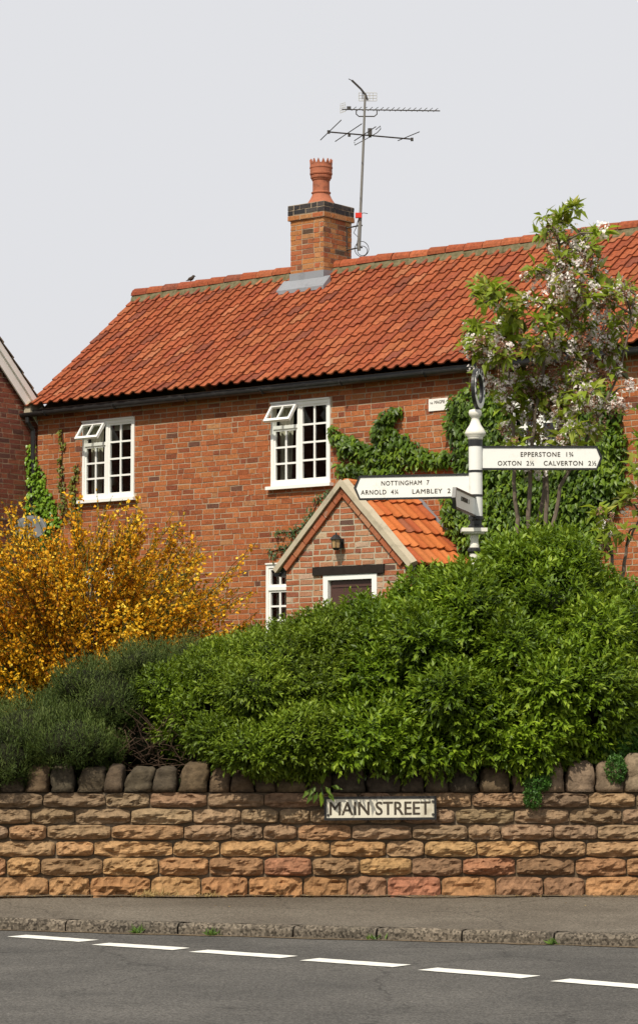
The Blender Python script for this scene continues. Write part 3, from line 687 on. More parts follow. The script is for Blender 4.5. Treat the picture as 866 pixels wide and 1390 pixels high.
mb = MB(); mb.box((6.33, QN-.015, .9), (6.405, QN+.08, 2.99)); mb.box((7.095, QN-.015, .9), (7.17, QN+.08, 2.99)); mb.box((6.405, QN-.015, 2.93), (7.095, QN+.08, 2.99)); df = mb.build('door_frame', M['white'], cot)
mb = MB(); mb.box((6.405, QN+.045, .9), (7.095, QN+.075, 2.93)); mb.box((6.43, QN+.035, 2.84), (7.07, QN+.045, 2.91)); mb.build('door', M['door'], cot)
# verge: sloping cement capping with a course of bricks on edge under it
def slope_pt(side, d, n_, h): k = math.sqrt(.5); return (QA+side*(d*k+h*k), n_, QZA+.03-d*k+h*k)
mb = MB(); tl = 1.50
for sd_ in (-1, 1):
    n = 16; rows_ = []
    for i in range(n+1):
        d = -.01+tl*i/n; e = .006*fbm((d, sd_, 0), 4)
        rows_.append([slope_pt(sd_, d, QN-.075+e, .055+e), slope_pt(sd_, d, QN-.08+e, -.015), slope_pt(sd_, d, QN+.03, -.005), slope_pt(sd_, d, QN+.06, .05), slope_pt(sd_, d, QN+.0, .095+e)])
    m_ = 5; mb.raw([p for q in rows_ for p in q], [(i*m_+k, (i+1)*m_+k, (i+1)*m_+(k+1) % m_, i*m_+(k+1) % m_) for i in range(n) for k in range(m_)]+[tuple(range(m_)), tuple(n*m_+k for k in range(m_))])
mb.build('verge_capping', M['verge'], cot, smooth=False)
mb = MB()
for sd_ in (-1, 1):
    for i in range(6):
        a, b = .03+i*.225, .03+(i+1)*.225-.012
        pts = [slope_pt(sd_, d, n_, h) for d in (a, b) for n_ in (QN-.045, QN+.02) for h in (-.105, -.018)]
        mb.raw(pts, [(0, 1, 5, 4), (2, 3, 7, 6), (0, 2, 3, 1), (4, 5, 7, 6), (0, 4, 6, 2), (1, 3, 7, 5)], pick(PALP[:3]))
mb.build('verge_bricks', M['porch_brick'], cot)
PTP = [((.52, .145, .040), 5), ((.46, .115, .034), 3), ((.55, .175, .055), 3), ((.38, .095, .036), 1.5), ((.28, .09, .045), .6)]
mb = MB(); kk = math.sqrt(.5)
for sd_ in (-1, 1):
    def pax(x, d, h, sd_=sd_): dd = 1.46-d; return (QA+sd_*(dd*kk+h*kk), QN+.035+x, QZA+.03-dd*kk+h*kk)
    pantiles(mb, pax, 1.44, 7, .178, 5, .29, PTP, amp=.55, thick=.026, seg=8, jit=2.2, lift=.032)
    mb.poly([pax(-.0, 0, -.01), pax(1.26, 0, -.01), pax(1.26, 1.45, -.01), pax(-.0, 1.45, -.01)], (.2, .1, .06))
pr = mb.build('porch_roof', M['porch_tile'], cot, fix=False)
mb = MB()
for i in range(5): mb.tube([(QA, QN+.03+i*.25, QZA+.04), (QA, QN+.27+i*.25, QZA+.035)], .075, 10, pick(PTP))
mb.build('porch_ridge_tiles', M['porch_tile'], pr)
for sd_ in (-1, 1):
    mb = MB()
    for i in range(5): 
        d0 = .05+i*.28; pts = [slope_pt(sd_, d0, -.008, .05), slope_pt(sd_, d0+.3, -.008, .05), slope_pt(sd_, d0+.3, -.010, .10), slope_pt(sd_, d0, -.012, .10), slope_pt(sd_, d0+.3, -.03, .06), slope_pt(sd_, d0, -.03, .06)]
        mb.raw(pts, [(0, 1, 2, 3), (0, 1, 4, 5)])
    mb.build('porch_flashing', M['lead'], pr)
for sd_ in (-1, 1):
    mb = MB(); gx = QA+sd_*1.07; gzz = 3.05
    mb.prism([(gx+.05*math.cos(math.pi*(1+k/6)), gzz+.05*math.sin(math.pi*(1+k/6))) for k in range(7)], QN-.02, -.02, lambda p, w_: (p[0], w_, p[1])); mb.build('porch_gutter', M['black'], cot)
    mb = MB(); mb.box((min(gx-sd_*.13, gx-sd_*.05), QN, 3.0), (max(gx-sd_*.13, gx-sd_*.05), -.01, 3.1)); mb.build('fascia_board', M['black'], cot)

# ------------------------------------------------------------------ things fixed to the cottage
def local_empty(name, label, cat, base):
    p = HO+HU*base[0]+HN*base[1]+Vector((0, 0, base[2])); return empty(name, label, cat, p, HZ)
lp = local_empty('wall_lantern', 'small black coach lantern with amber glass on the porch gable above the door', 'lantern', (6.63, QN-.008, 3.30))
mb = MB(); mb.box((-.03, -.02, .02), (.03, -.002, .14)); mb.tube([(0, -.015, .10), (0, -.06, .15), (0, -.11, .155)], .011, 6); mb.build('bracket', M['black'], lp)
mb = MB(); mb.lathe(0, -.12, [(.05, .02), (.062, .12)], 6); mb.build('glass', M['lampglass'], lp)
mb = MB(); mb.lathe(0, -.12, [(.085, .122), (.08, .13), (.04, .175), (.012, .185), (.010, .21)], 6); mb.lathe(0, -.12, [(.03, -.01), (.054, .018)], 6)
for k in range(6):
    a = math.pi/3*k; mb.tube([(.052*math.cos(a), -.12+.052*math.sin(a), .018), (.065*math.cos(a), -.12+.065*math.sin(a), .123)], .005, 4)
mb.build('lantern_frame', M['black'], lp)

PQ = fac(583, 556); PR = fac(607, 542)
hs_ = local_empty('house_sign', 'small white name plaque with dark lettering beside the creeper under the eaves', 'sign', (7.17, -.012, 5.12))
mb = MB(); mb.box((-.15, -.012, 0), (.15, 0, .155)); mb.build('plaque', M['signwhite'], hs_)
put(text_mesh('lettering', 'MAGPIE', M['letter'], .042, .165, bold=.02, ext=.001), hs_, (.025, -.0125, .088), (1, 0, 0), (0, 0, 1))
put(text_mesh('lettering', 'THE', M['letter'], .024, .045, bold=.02, ext=.001), hs_, (-.105, -.0125, .088), (1, 0, 0), (0, 0, 1))

lm = local_empty('table_lamp', 'pale domed table lamp standing inside the window over the ivy', 'lamp', (1.17, .28, 4.30))
mb = MB(); mb.lathe(0, 0, [(.10, .0), (.12, .02), (.07, .12), (.03, .2), (.02, .27)], 14); mb.build('base', M['plate'], lm, smooth=True)
mb = MB(); mb.lathe(0, 0, [(.10, .22), (.105, .28), (.09, .36), (.05, .42), (.01, .44)], 16); mb.build('lamp_shade', M['white'], lm, smooth=True)

# aerial
AM = HO+HU*3.98+HN*2.42; AY = AM.y
aer = empty('tv_aerial', 'tall thin television aerial with three arrays on a mast strapped to the chimney', 'aerial', (AM.x, AM.y, 0))
def aw(px, py): return atY(px, py, AY)-Vector((AM.x, AM.y, 0))
mb = MB(); mb.tube([aw(487, 340), aw(489, 290)], .026, 8); mb.tube([aw(489, 295), aw(493, 200), aw(495.5, 128)], [.02, .018, .016], 8); mast = mb.build('mast', M['metal'], aer)
fix_ = HO+HU*(CS1+.008)+HN*2.4-Vector((AM.x, AM.y, 0))
mb = MB()
for py in (306, 336): 
    z = aw(488, py).z; a = Vector((fix_.x, fix_.y, z-.02)); mb.tube([a+Vector((0, .08, .02)), a, aw(488, py), aw(492, py)], .012, 6)
mb.tube([Vector((fix_.x, fix_.y, aw(488, 306).z)), Vector((fix_.x, fix_.y, aw(488, 336).z))], .01, 6); mb.build('bracket', M['dark_metal'], aer)
mb = MB(); p = aw(487, 293); mb.box((p.x-.05, p.y-.06, p.z-.035), (p.x+.04, p.y, p.z+.035)); mb.build('amplifier_box', M['red'], aer)
mb = MB(); p = aw(489, 338)
mb.tube([p+Vector((.10*math.cos(a)+.02, .01*math.sin(3*a), .11*math.sin(a)-.0)) for a in np.linspace(0, 6.28, 20)], .005, 4, cap=False)
mb.tube([p+Vector((.07*math.cos(a)+.03, -.02, .07*math.sin(a)-.03)) for a in np.linspace(0, 6.28, 16)], .005, 4, cap=False)
mb.tube([aw(487, 296), aw(483, 310), aw(480, 316), aw(486, 322), aw(484, 335)], .005, 4); mb.tube([aw(489, 290), aw(494, 289), aw(499, 290)], .005, 4); mb.build('cable', M['dark_metal'], aer)
mb = MB()
def rodH(px0, py0, px1, py1, z, r_=.006):
    mb.tube([atZ(px0, py0, z)-Vector((AM.x, AM.y, 0)), atZ(px1, py1, z)-Vector((AM.x, AM.y, 0))], r_, 5)
def hrod(c, dirx, diry, L, r_=.006, sag_=0): 
    d = Vector((dirx, diry, sag_)).normalized()*L/2; mb.tube([c-d, c+d], r_, 5)
zb = atY(492, 184, AY).z
bl, br = atZ(445, 179, zb), atZ(560, 189, zb); A0 = Vector((AM.x, AM.y, 0))
mb.tube([bl-A0, br-A0], .011, 6)
for (x0, y0, x1, y1) in ((435, 190, 463, 163), (455, 192, 491, 168), (481, 191, 510, 172), (540, 191, 569, 179)): rodH(x0, y0, x1, y1, zb, .007)
loop = [(481, 193), (481.5, 197), (500, 187), (512, 180), (516.5, 175), (516, 171), (510, 176)]
mb.tube([atZ(x, y, zb-.02)-A0 for x, y in loop], .006, 5)
for p in ((446, 179), (474, 183), (502, 184), (559, 189)): q = aw(*p); q = atZ(*p, zb)-A0; mb.box((q.x-.02, q.y-.02, q.z-.025), (q.x+.02, q.y+.02, q.z+.02))
q = atZ(502, 182, zb)-A0; mb.box((q.x-.03, q.y-.03, q.z-.02), (q.x+.03, q.y+.03, q.z+.08)); mb.build('lower_array', M['dark_metal'], aer)
mb = MB(); zb2 = aw(495, 148.5).z; a, b = aw(464, 148.5), aw(597, 150.5); mb.tube([a, b], .009, 6)
for i in range(17):
    c = a.lerp(b, (i+1.2)/18); d = .07+.02*(i == 16); mb.tube([c+Vector((-.035, -.3*d, -.02)), c+Vector((.035, .6*d, .05))], .005, 4)
q = aw(474, 147); mb.box((q.x-.035, q.y-.02, q.z-.02), (q.x+.025, q.y+.02, q.z+.025))
mb.tube([aw(483.5, 149), aw(483.5, 155), aw(487, 158), aw(508, 158), aw(511.5, 155), aw(511.5, 149)], .009, 6); mb.build('upper_array', M['dark_metal'], aer)
mb = MB()
for t_ in np.linspace(0, 1, 5): mb.tube([aw(462, 141+12*t_), aw(468.5, 139+12*t_)], .004, 4)
for t_ in (0, .5, 1): mb.tube([aw(462+6.5*t_, 142-2*t_), aw(462+6.5*t_, 154-2*t_)], .004, 4)
mb.build('reflector', M['grid'], aer); mb = MB()
for t_ in np.linspace(0, 1, 4): mb.tube([aw(487, 126+11*t_), aw(511, 126+11*t_)], .0045, 4)
for t_ in np.linspace(0, 1, 6): mb.tube([aw(487+24*t_, 126), aw(487+24*t_, 137)], .0045, 4)
mb.build('reflector', M['grid'], aer)
mb = MB(); mb.tube([aw(477.5, 109), aw(490, 121), aw(496, 129), aw(499, 136)], [.016, .016, .018, .014], 6); mb.tube([aw(492, 122), aw(492, 134)], .007, 5)
mb.tube([aw(473, 107), aw(478, 109.5)], .006, 4); mb.build('top_array', M['dark_metal'], aer)

# small bird on the ridge
bp = HO+HU*.98+HN*RN+Vector((0, 0, RZ+.12))
br_ = empty('small_bird', 'small dark bird perched on the roof ridge', 'bird', bp, R(20))
mb = MB(); n = 10; prof = [(-.075, .0, .004), (-.05, .01, .009), (-.02, .03, .026), (.01, .04, .032), (.03, .058, .026), (.042, .078, .021), (.056, .08, .016), (.066, .078, .006), (.08, .076, .001)]
mb.tube([(x, 0, z+.02) for x, z, r_ in prof], [r_ for x, z, r_ in prof], 10)
for s in (-.01, .01): mb.tube([(.0, s, .03), (.0, s, -.01)], .003, 4)
mb.build('body', M['bird'], br_, smooth=True)

# ------------------------------------------------------------------ neighbour's house
nb = empty('neighbour_house', 'darker brick house at the left edge with a white bargeboard', 'house', HO+HU*-.15, HZ)
NA, NZA = -3.55, 9.42; NE0, NE1 = -7.3, .26
def nlim(z):
    if z < 5.66: return (-7.2, .2)
    k = (NZA-.15-z); return (NA-k, NA+k)
mb = MB(); mb.mi = 1; mb.poly([(0, -7.2, .8), (0, .2, .8), (0, .2, 5.6), (0, NA, NZA-.12), (0, -7.2, 5.6)]); mb.poly([(0, .2, .8), (-8, .2, .8), (-8, .2, 5.6), (0, .2, 5.6)]); mb.poly([(0, -7.2, .8), (-8, -7.2, .8), (-8, -7.2, 5.6), (0, -7.2, 5.6)]); mb.poly([(-8, -7.2, .8), (-8, .2, .8), (-8, .2, 5.6), (-8, NA, NZA-.12), (-8, -7.2, 5.6)])
mb.mi = 0; bricks(mb, lambda x, z, o: (o, x, z), -7.2, .2, .8, NZA-.2, PALN, lim=nlim, bond=5); mb.build('wall', [M['brick'], M['mortar']], nb, fix=False)
NT = [((.15, .11, .075), 3), ((.20, .15, .10), 2), ((.11, .085, .06), 2)]
mb = MB(); k = math.sqrt(.5)
for sd_, nx in ((1, 1), (-1, 1)):
    for r_ in range(19):
        for c in range(28):
            d0, d1 = .02+r_*.285, .02+(r_+1)*.285+.03; x0, x1 = .13-c*.3, .13-(c+1)*.3+.004; cl = pick(NT)
            q = lambda x, d, h: (x, NA+sd_*(d*k+h*k), NZA-d*k+h*k)
            pts = [q(x0, d0, .005), q(x1, d0, .005), q(x1, d1, .03), q(x0, d1, .03), q(x0, d0, -.01), q(x1, d0, -.01), q(x1, d1, .008), q(x0, d1, .008)]
            mb.raw(pts, [(0, 1, 2, 3), (3, 2, 6, 7), (0, 3, 7, 4)], cl)
mb.tube([(.13, NA, NZA), (-8.2, NA, NZA)], .1, 8, (.15, .11, .08)); mb.build('roof', M['tile'], nb, fix=False)
for sd_ in (1, -1):
    mb = MB(); q = lambda x, d, h: (x, NA+sd_*(d*k+h*k), NZA-d*k+h*k)
    def board(x0, x1, h0, h1, dd=5.42):
        pts = [q(x, d, h) for x in (x0, x1) for d in (-.0, dd) for h in (h0, h1)]
        mb.raw(pts, [(0, 1, 3, 2), (4, 5, 7, 6), (0, 4, 5, 1), (2, 3, 7, 6), (0, 2, 6, 4), (1, 5, 7, 3)])
    board(.06, .085, -.23, -.055); board(.0862, .115, -.10, -.015); mb.build('bargeboard', M['white'], nb)
    mb = MB(); board(-.0, .059, -.075, -.02); mb.build('soffit', M['white'], nb)

# satellite dish
dp = house_local(atY(42, 742, 36.0)); ds = empty('satellite_dish', 'grey oval satellite dish on the wall corner above the yellow shrub', 'satellite dish', atY(42, 742, 36.2), R(-12))
mb = MB(); n = 24; vs = [(0, 0, 0)]; fs = []
for j in range(1, 5):
    for k_ in range(n):
        a = 2*math.pi*k_/n; r_ = j/4; vs.append((.235*r_*math.cos(a), -.06*r_*r_, .215*r_*math.sin(a)))
fs = [(0, 1+k_, 1+(k_+1) % n) for k_ in range(n)]+[(1+(j-1)*n+k_, 1+j*n+k_, 1+j*n+(k_+1) % n, 1+(j-1)*n+(k_+1) % n) for j in range(1, 4) for k_ in range(n)]
mb.raw(vs, fs); d_ = mb.build('reflector', M['dishgrey'], ds, smooth=True, fix=False, loc=(0, 0, .24)); d_.rotation_euler = (R(-24), 0, 0); d_.scale = (1.05, 1, .9)
so = d_.modifiers.new('s', 'SOLIDIFY'); so.thickness = .006
mb = MB(); mb.tube([(0, .0, .0), (0, -.32, .02), (0, -.36, .12)], .01, 6); mb.box((-.03, -.40, .10), (.03, -.33, .17)); mb.build('feed_arm', M['dark_metal'], ds)
mb = MB(); mb.tube([(0, .02, .2), (0, .12, .12), (0, .12, -.1), (-.15, .75, -.1)], .018, 6); mb.build('wall_bracket', M['dark_metal'], ds)

# ================================================================== FINGERPOST
FY = 20.3; fp0 = atY(647, 975, FY)
fp = empty('fingerpost', 'white and black cast-iron village fingerpost with three arms and a ring on top', 'signpost', (fp0.x, FY, .72))
def fz(py): return atY(645, py, FY).z-.72
mb = MB(); 
prof = [(.06, -.3), (.06, .05), (.045, .08), (.038, fz(765)-.1), (.038, fz(752))]
mb.lathe(-.012, 0, prof+[(.042, fz(750)), (.036, fz(740)), (.030, fz(736)), (.034, fz(725)), (.05, fz(722.5))], 18); mb.build('pole', M['oldwhite'], fp, smooth=False)
mb = MB(); mb.lathe(-.012, 0, [(.044, fz(751)), (.055, fz(749)), (.055, fz(746)), (.044, fz(743.5))], 18); mb.build('collar', M['black'], fp); mb = MB(); mb.lathe(0, 0, [(.062, fz(717)), (.062, fz(714)), (.046, fz(712)), (.046, fz(707)), (.06, fz(705)), (.06, fz(701))], 18)
mb.build('collar', M['black'], fp)
mb = MB(); mb.box((-.115, -.1, fz(722.5)), (.085, .1, fz(717.5))); mb.box((-.095, -.08, fz(725)), (.065, .08, fz(722.6))); mb.build('square_plate', M['oldwhite'], fp)
mb = MB(); mb.lathe(0, 0, [(.054, fz(701)), (.054, fz(605.5))], 24); drum = mb.build('sleeve', M['signwhite'], fp, smooth=False)
mb = MB()
for a, b in ((674.5, 671.5), (641.5, 638.5), (606, 597.5)): mb = MB(); mb.lathe(0, 0, [(.057, fz(a)), (.057, fz(b))], 24); mb.build('sleeve_band', M['black'], fp)
mb = MB(); mb.lathe(0, 0, [(.055, fz(597.5)), (.062, fz(595)), (.060, fz(593.5)), (.080, fz(590.5)), (.083, fz(587.5)), (.070, fz(583)), (.046, fz(577)), (.033, fz(571)), (.029, fz(567.5)), (.038, fz(566)), (.050, fz(563.5)), (.052, fz(560)), (.046, fz(556.8)), (.02, fz(555.5))], 24)
mb.build('finial', M['oldwhite'], fp, smooth=True)
# ring
rd = Vector((.31, .95, 0)).normalized(); rnrm = Vector((.95, -.31, 0)); rc = Vector((.02, 0, fz(528)))
ri, ro, th_ = .110, .163, .012
def rp(a, r_, w_): return rc+rd*(r_*math.cos(a))+Vector((0, 0, r_*math.sin(a)))+rnrm*w_
mb = MB(); n = 40; pr_ = [(ri, -th_), (ri, th_), (ri+.006, th_+.006), (ro-.006, th_+.006), (ro, th_), (ro, -th_)]
vs = [rp(2*math.pi*i/n, r_, w_) for i in range(n) for r_, w_ in pr_]; m_ = 6
mb.raw(vs, [(i*m_+k_, ((i+1) % n)*m_+k_, ((i+1) % n)*m_+(k_+1) % m_, i*m_+(k_+1) % m_) for i in range(n) for k_ in range(m_)])
mb.tube([Vector((.02, 0, fz(557))), Vector((.02, 0, fz(554)))], .014, 8); mb.build('ring', M['black'], fp)
mb = MB(); vs = [rp(2*math.pi*i/n, r_, w_) for i in range(n) for r_, w_ in ((ri+.007, th_+.0065), (ri+.007, th_+.009), (ro-.007, th_+.009), (ro-.007, th_+.0065))]
mb.raw(vs, [(i*4+k_, ((i+1) % n)*4+k_, ((i+1) % n)*4+(k_+1) % 4, i*4+(k_+1) % 4) for i in range(n) for k_ in range(4)]); mb.build('ring_face', M['signwhite'], fp)
word = 'SOUTHWELL'
for i, ch_ in enumerate(word):
    a = R(200-(220)*i/(len(word)-1)); o = text_mesh('letter', ch_, M['black'], .040, None, bold=.03, ext=.003)
    rad_ = rd*math.cos(a)+Vector((0, 0, math.sin(a))); tan_ = rd*math.sin(a)-Vector((0, 0, math.cos(a)))
    put(o, fp, rc+rad_*(ri+.012)+rnrm*(th_+.0092), tan_, rad_)
# arms
def arm(d, length, ztop, zbot, lines, lab, start=.045, fs=.036):
    d = Vector(d).normalized(); nrm = Vector((d.y, -d.x, 0))
    if nrm.y > 0: nrm = -nrm
    if abs(d.x) < .5: nrm = Vector((.97, -.23, 0))
    root = bpy.data.objects.new('sign_arm', None)
    z0, z1 = fz(zbot), fz(ztop); hh = z1-z0; tip = hh*.22
    def ax(p, w_): q = d*p[0]+nrm*w_; return (q.x, q.y, p[1])
    mb = MB(); ol = [(start, z0), (length-tip, z0), (length, (z0+z1)/2), (length-tip, z1), (start, z1)]
    mb.prism(ol, -.012, .006, ax); o = mb.build('sign_arm', M['signwhite'], fp); o['label'] = lab
    e = .012; il = [(start-.001, z0+e), (length-tip-e*.6, z0+e), (length-e*1.3, (z0+z1)/2), (length-tip-e*.6, z1-e), (start-.001, z1-e)]
    mb = MB(); ol2 = [(start+.002, z0-.003), (length-tip, z0-.003), (length+.004, (z0+z1)/2), (length-tip, z1+.003), (start+.002, z1+.003)]
    n = 5; vs = [ax(p, w_) for w_ in (.0125, -.016) for p in ol2]+[ax(p, w_) for w_ in (.0125, -.016) for p in il]
    fs_ = []
    for i in range(4):
        fs_ += [(i, i+1, 10+i+1, 10+i), (5+i, 15+i, 15+i+1, 5+i+1), (i, 5+i, 5+i+1, i+1), (10+i, 10+i+1, 15+i+1, 15+i)]
    mb.raw(vs, fs_); mb.build('border', M['black'], o)
    flip = d.cross(Vector((0, 0, 1))).dot(nrm) < 0
    xa = -d if flip else d
    for txt, c0, c1, zt in lines:
        p = ax(((c0+c1)/2, fz(zt)), .0068); t__ = text_mesh('lettering', txt, M['letter'], fs, abs(c1-c0), bold=.010, ext=.002, spacing=1.15)
        put(t__, o, p, xa, (0, 0, 1))
    return o
P_ = lambda px: (px-645)/171.5
arm((1, 0, 0), P_(816), 606, 637.5, [('EPPERSTONE  1¾', P_(706), P_(777), 619.8), ('OXTON  2½', P_(675), P_(724), 631.8), ('CALVERTON  2½', P_(737), P_(808), 631.8)], 'right-hand arm reading EPPERSTONE, OXTON and CALVERTON')
arm((-.975, .22, 0), .975, 643, 675.5, [('NOTTINGHAM  7', .37, .755, 656.5), ('ARNOLD  4¼', .62, .92, 668.5), ('LAMBLEY  2', .20, .505, 668.5)], 'left-hand arm reading NOTTINGHAM, ARNOLD and LAMBLEY')
arm((-.235, -.97, 0), .93, 675, 702, [('LOWDHAM  3', .33, .67, 689.0)], 'shaded arm pointing towards the road')

# ================================================================== PLANTS
def blobs(lst):                                                            # (px, py, rx_px, rz_px, Y, depth radius)
    out = []
    for px, py, rx, rz, Y, dy in lst:
        c = atY(px, py, Y); s_ = 3527./Y; out.append((np.array(c), np.array([rx/s_, dy, rz/s_])))
    return out
def shell(bl, dens, inset=.0, lump=.10, ls=2.2, cut=.93, back=.45, zmin=.72, zlow=-9):
    """points and normals on the outside of a union of lumpy ellipsoids"""
    PP = []; NNN = []
    for i, (c, r_) in enumerate(bl):
        area = 4*math.pi*((((r_[0]*r_[1])**1.6+(r_[0]*r_[2])**1.6+(r_[1]*r_[2])**1.6)/3)**(1/1.6))
        n = int(area*dens); q = rv(n); p = c+q*r_
        nn = unit(q/r_)
        for k_ in range(n):
            s_ = 1+lump*fbm(tuple(p[k_]), ls, 3); p[k_] = c+(p[k_]-c)*s_*(1-inset)
        keep = np.ones(n, bool)
        for j, (c2, r2) in enumerate(bl):
            if j != i: keep &= (((p-c2)/r2)**2).sum(1) > cut**2
        keep &= (p[:, 2] > zmin) | (p[:, 1] < 18.1); keep &= p[:, 2] > zlow+.05*np.sin(p[:, 0]*7); keep &= (nn[:, 1] < .5) | (RG.random(n) < back)
        PP.append(p[keep]); NNN.append(nn[keep])
    return np.concatenate(PP), np.concatenate(NNN)
def core(bl, name, parent, off, scale=.84, mat=None):  # solid dark mass: the shade inside a shrub put into its colour
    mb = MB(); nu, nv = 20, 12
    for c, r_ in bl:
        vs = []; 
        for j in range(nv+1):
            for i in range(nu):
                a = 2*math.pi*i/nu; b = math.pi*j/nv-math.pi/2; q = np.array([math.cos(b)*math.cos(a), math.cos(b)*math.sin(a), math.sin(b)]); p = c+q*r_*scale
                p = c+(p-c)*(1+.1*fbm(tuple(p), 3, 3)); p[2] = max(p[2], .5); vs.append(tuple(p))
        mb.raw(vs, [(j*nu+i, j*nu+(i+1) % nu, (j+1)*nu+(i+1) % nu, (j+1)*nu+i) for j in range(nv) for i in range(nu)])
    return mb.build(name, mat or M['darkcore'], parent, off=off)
def bush(name, label, bl, base, mat, dens, m, lL, lW, sl, upw=.5, layers=((0., 1.), (.08, .7)), cat='shrub', rough=None, corescale=.84, tip=.38, **kw):
    root = empty(name, label, cat, base); allx = []
    for ins, f in layers:
        P, NN_ = shell(bl, dens*f, ins, **kw); k_ = len(P)
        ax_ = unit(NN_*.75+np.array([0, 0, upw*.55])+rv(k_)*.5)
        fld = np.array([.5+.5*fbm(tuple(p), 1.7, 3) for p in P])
        allx.append(shoots(P-ax_*sl*.4, ax_, sl*(.6+.8*RG.random(k_)), m, lL, lW, rndbase=np.clip(fld*.6+RG.random(k_)*.5-(.25 if ins else 0), 0, 1), tip=tip, hang=-.28))  # inner layers lean darker: depth shade put into the leaf colour
    A = [np.concatenate([x[i] for x in allx]) for i in range(6)]
    leaves('foliage', *A, mat, root, off=base)
    core(bl, 'shade_core', root, base, corescale)
    return root
# big glossy shrub on the right
LB = blobs([(735, 872, 118, 138, 19.6, 1.1), (600, 930, 112, 140, 19.4, 1.15), (520, 950, 92, 130, 19.3, 1.05), (815, 930, 84, 140, 19.6, 1.1), (665, 980, 165, 84, 18.85, 1.05), (500, 1000, 95, 62, 18.8, .98), (930, 925, 110, 125, 19.7, 1.1), (770, 950, 95, 90, 18.85, 1.0), (575, 1020, 85, 34, 18.3, .5), (700, 1020, 75, 32, 18.3, .5), (465, 1026, 70, 26, 18.3, .5), (690, 785, 34, 48, 19.4, .45), (750, 772, 50, 42, 19.5, .5), (630, 850, 60, 78, 19.0, .7), (690, 890, 50, 50, 18.6, .6), (570, 880, 45, 50, 18.6, .6), (800, 870, 46, 50, 18.8, .6), (610, 945, 50, 40, 18.15, .45), (740, 935, 50, 40, 18.2, .45)])
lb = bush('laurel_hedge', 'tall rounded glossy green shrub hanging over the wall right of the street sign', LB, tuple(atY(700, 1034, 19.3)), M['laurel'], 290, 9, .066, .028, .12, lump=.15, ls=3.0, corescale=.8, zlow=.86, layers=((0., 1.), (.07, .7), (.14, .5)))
# middle small-leaved shrub
PB = blobs([(395, 950, 115, 95, 19.2, .95), (315, 965, 105, 85, 19.2, .9), (455, 920, 70, 88, 19.3, .9), (275, 975, 60, 50, 19.0, .7), (415, 1010, 95, 50, 18.45, .75), (355, 1022, 75, 38, 18.3, .62), (300, 905, 44, 30, 19.4, .5), (350, 940, 45, 35, 18.5, .5), (225, 935, 34, 26, 18.9, .35), (290, 1000, 34, 24, 18.3, .35)])
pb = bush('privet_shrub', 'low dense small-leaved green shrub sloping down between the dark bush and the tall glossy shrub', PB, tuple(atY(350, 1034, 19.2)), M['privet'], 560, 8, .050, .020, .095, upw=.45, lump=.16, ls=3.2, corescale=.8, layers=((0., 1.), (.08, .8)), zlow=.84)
# dark needle-leaved shrub on the left
DB = blobs([(45, 1016, 90, 62, 18.8, .8), (140, 960, 72, 60, 19.2, .8), (215, 930, 56, 50, 19.5, .7), (95, 1012, 68, 42, 18.45, .62), (15, 1035, 50, 42, 18.3, .5), (-60, 1030, 90, 72, 18.9, .8), (262, 905, 34, 34, 19.7, .4), (70, 985, 40, 30, 18.6, .4), (115, 935, 38, 30, 18.9, .4), (190, 905, 36, 26, 19.2, .4)])
root = empty('rosemary_bush', 'dark grey-green needle-leaved bush at the left, under the yellow-flowering shrub', 'shrub', tuple(atY(90, 1034, 19.2)))
ax6 = []
for ins, f in ((0, 1.), (.1, .6)):
    P, NN_ = shell(DB, 560*f, ins, lump=.24, ls=4.); k_ = len(P); a_ = unit(NN_*.45+np.array([-.05, -.1, .75])+rv(k_)*.3)
    fld = np.array([.5+.6*fbm(tuple(p), 2.5, 3) for p in P])
    ax6.append(shoots(P-a_*.06, a_, .08+.08*RG.random(k_), 12, .042, .0065, spread=.75, rndbase=np.clip(fld*.7+RG.random(k_)*.3, 0, 1)))
A = [np.concatenate([x[i] for x in ax6]) for i in range(6)]
bb = tuple(atY(90, 1034, 19.2)); leaves('foliage', *A, M['rosemary'], root, off=bb, fold=.0); core(DB, 'shade_core', root, bb, .86)
mb = MB()
for i in range(240):
    p = atY(random.uniform(140, 285), random.uniform(985, 1050), random.uniform(18.35, 18.9)); d = Vector((random.uniform(-1, 1), random.uniform(-.5, .2), random.uniform(-.5, .9))).normalized()*random.uniform(.08, .22)
    q = p+d*.5+Vector((0, 0, random.uniform(-.03, .03))); mb.tube([p, q, p+d], [.004, .003, .0015], 4)
mb.build('dead_twigs', M['twig'], root, off=bb)
core(blobs([(205, 1010, 85, 55, 19.35, .6)]), 'shade_core', root, bb, .95)  # dark filler mass standing in for the shaded hollow behind the twigs

# small ferny plant on the wall top at the right
FB = blobs([(830, 1012, 34, 34, 18.45, .3), (860, 1010, 40, 40, 18.5, .3), (835, 1045, 14, 20, 18.0, .1), (728, 1062, 22, 14, 18.0, .12), (722, 1082, 12, 14, 17.92, .06), (745, 1050, 14, 10, 18.05, .1)])
base = tuple(atY(840, 1034, 18.4)); fr_ = empty('ferny_plant', 'bright small-leaved trailing plant on the wall top at the right end', 'plant', base)
P, NN_ = shell(FB, 2600, 0, zmin=-1); k_ = len(P); a_ = unit(NN_*.5+rv(k_)*.6+np.array([0, -.2, .1]))
A = shoots(P-a_*.05, a_, .05, 7, .020, .012); leaves('foliage', *A, M['fern'], fr_, off=base)
mb = MB()
for c, r_ in FB: mb.tube([atY(835, 1034, 18.4), Vector(c)], [.006, .002], 5)
mb.build('stem', M['twig'], fr_, off=base)
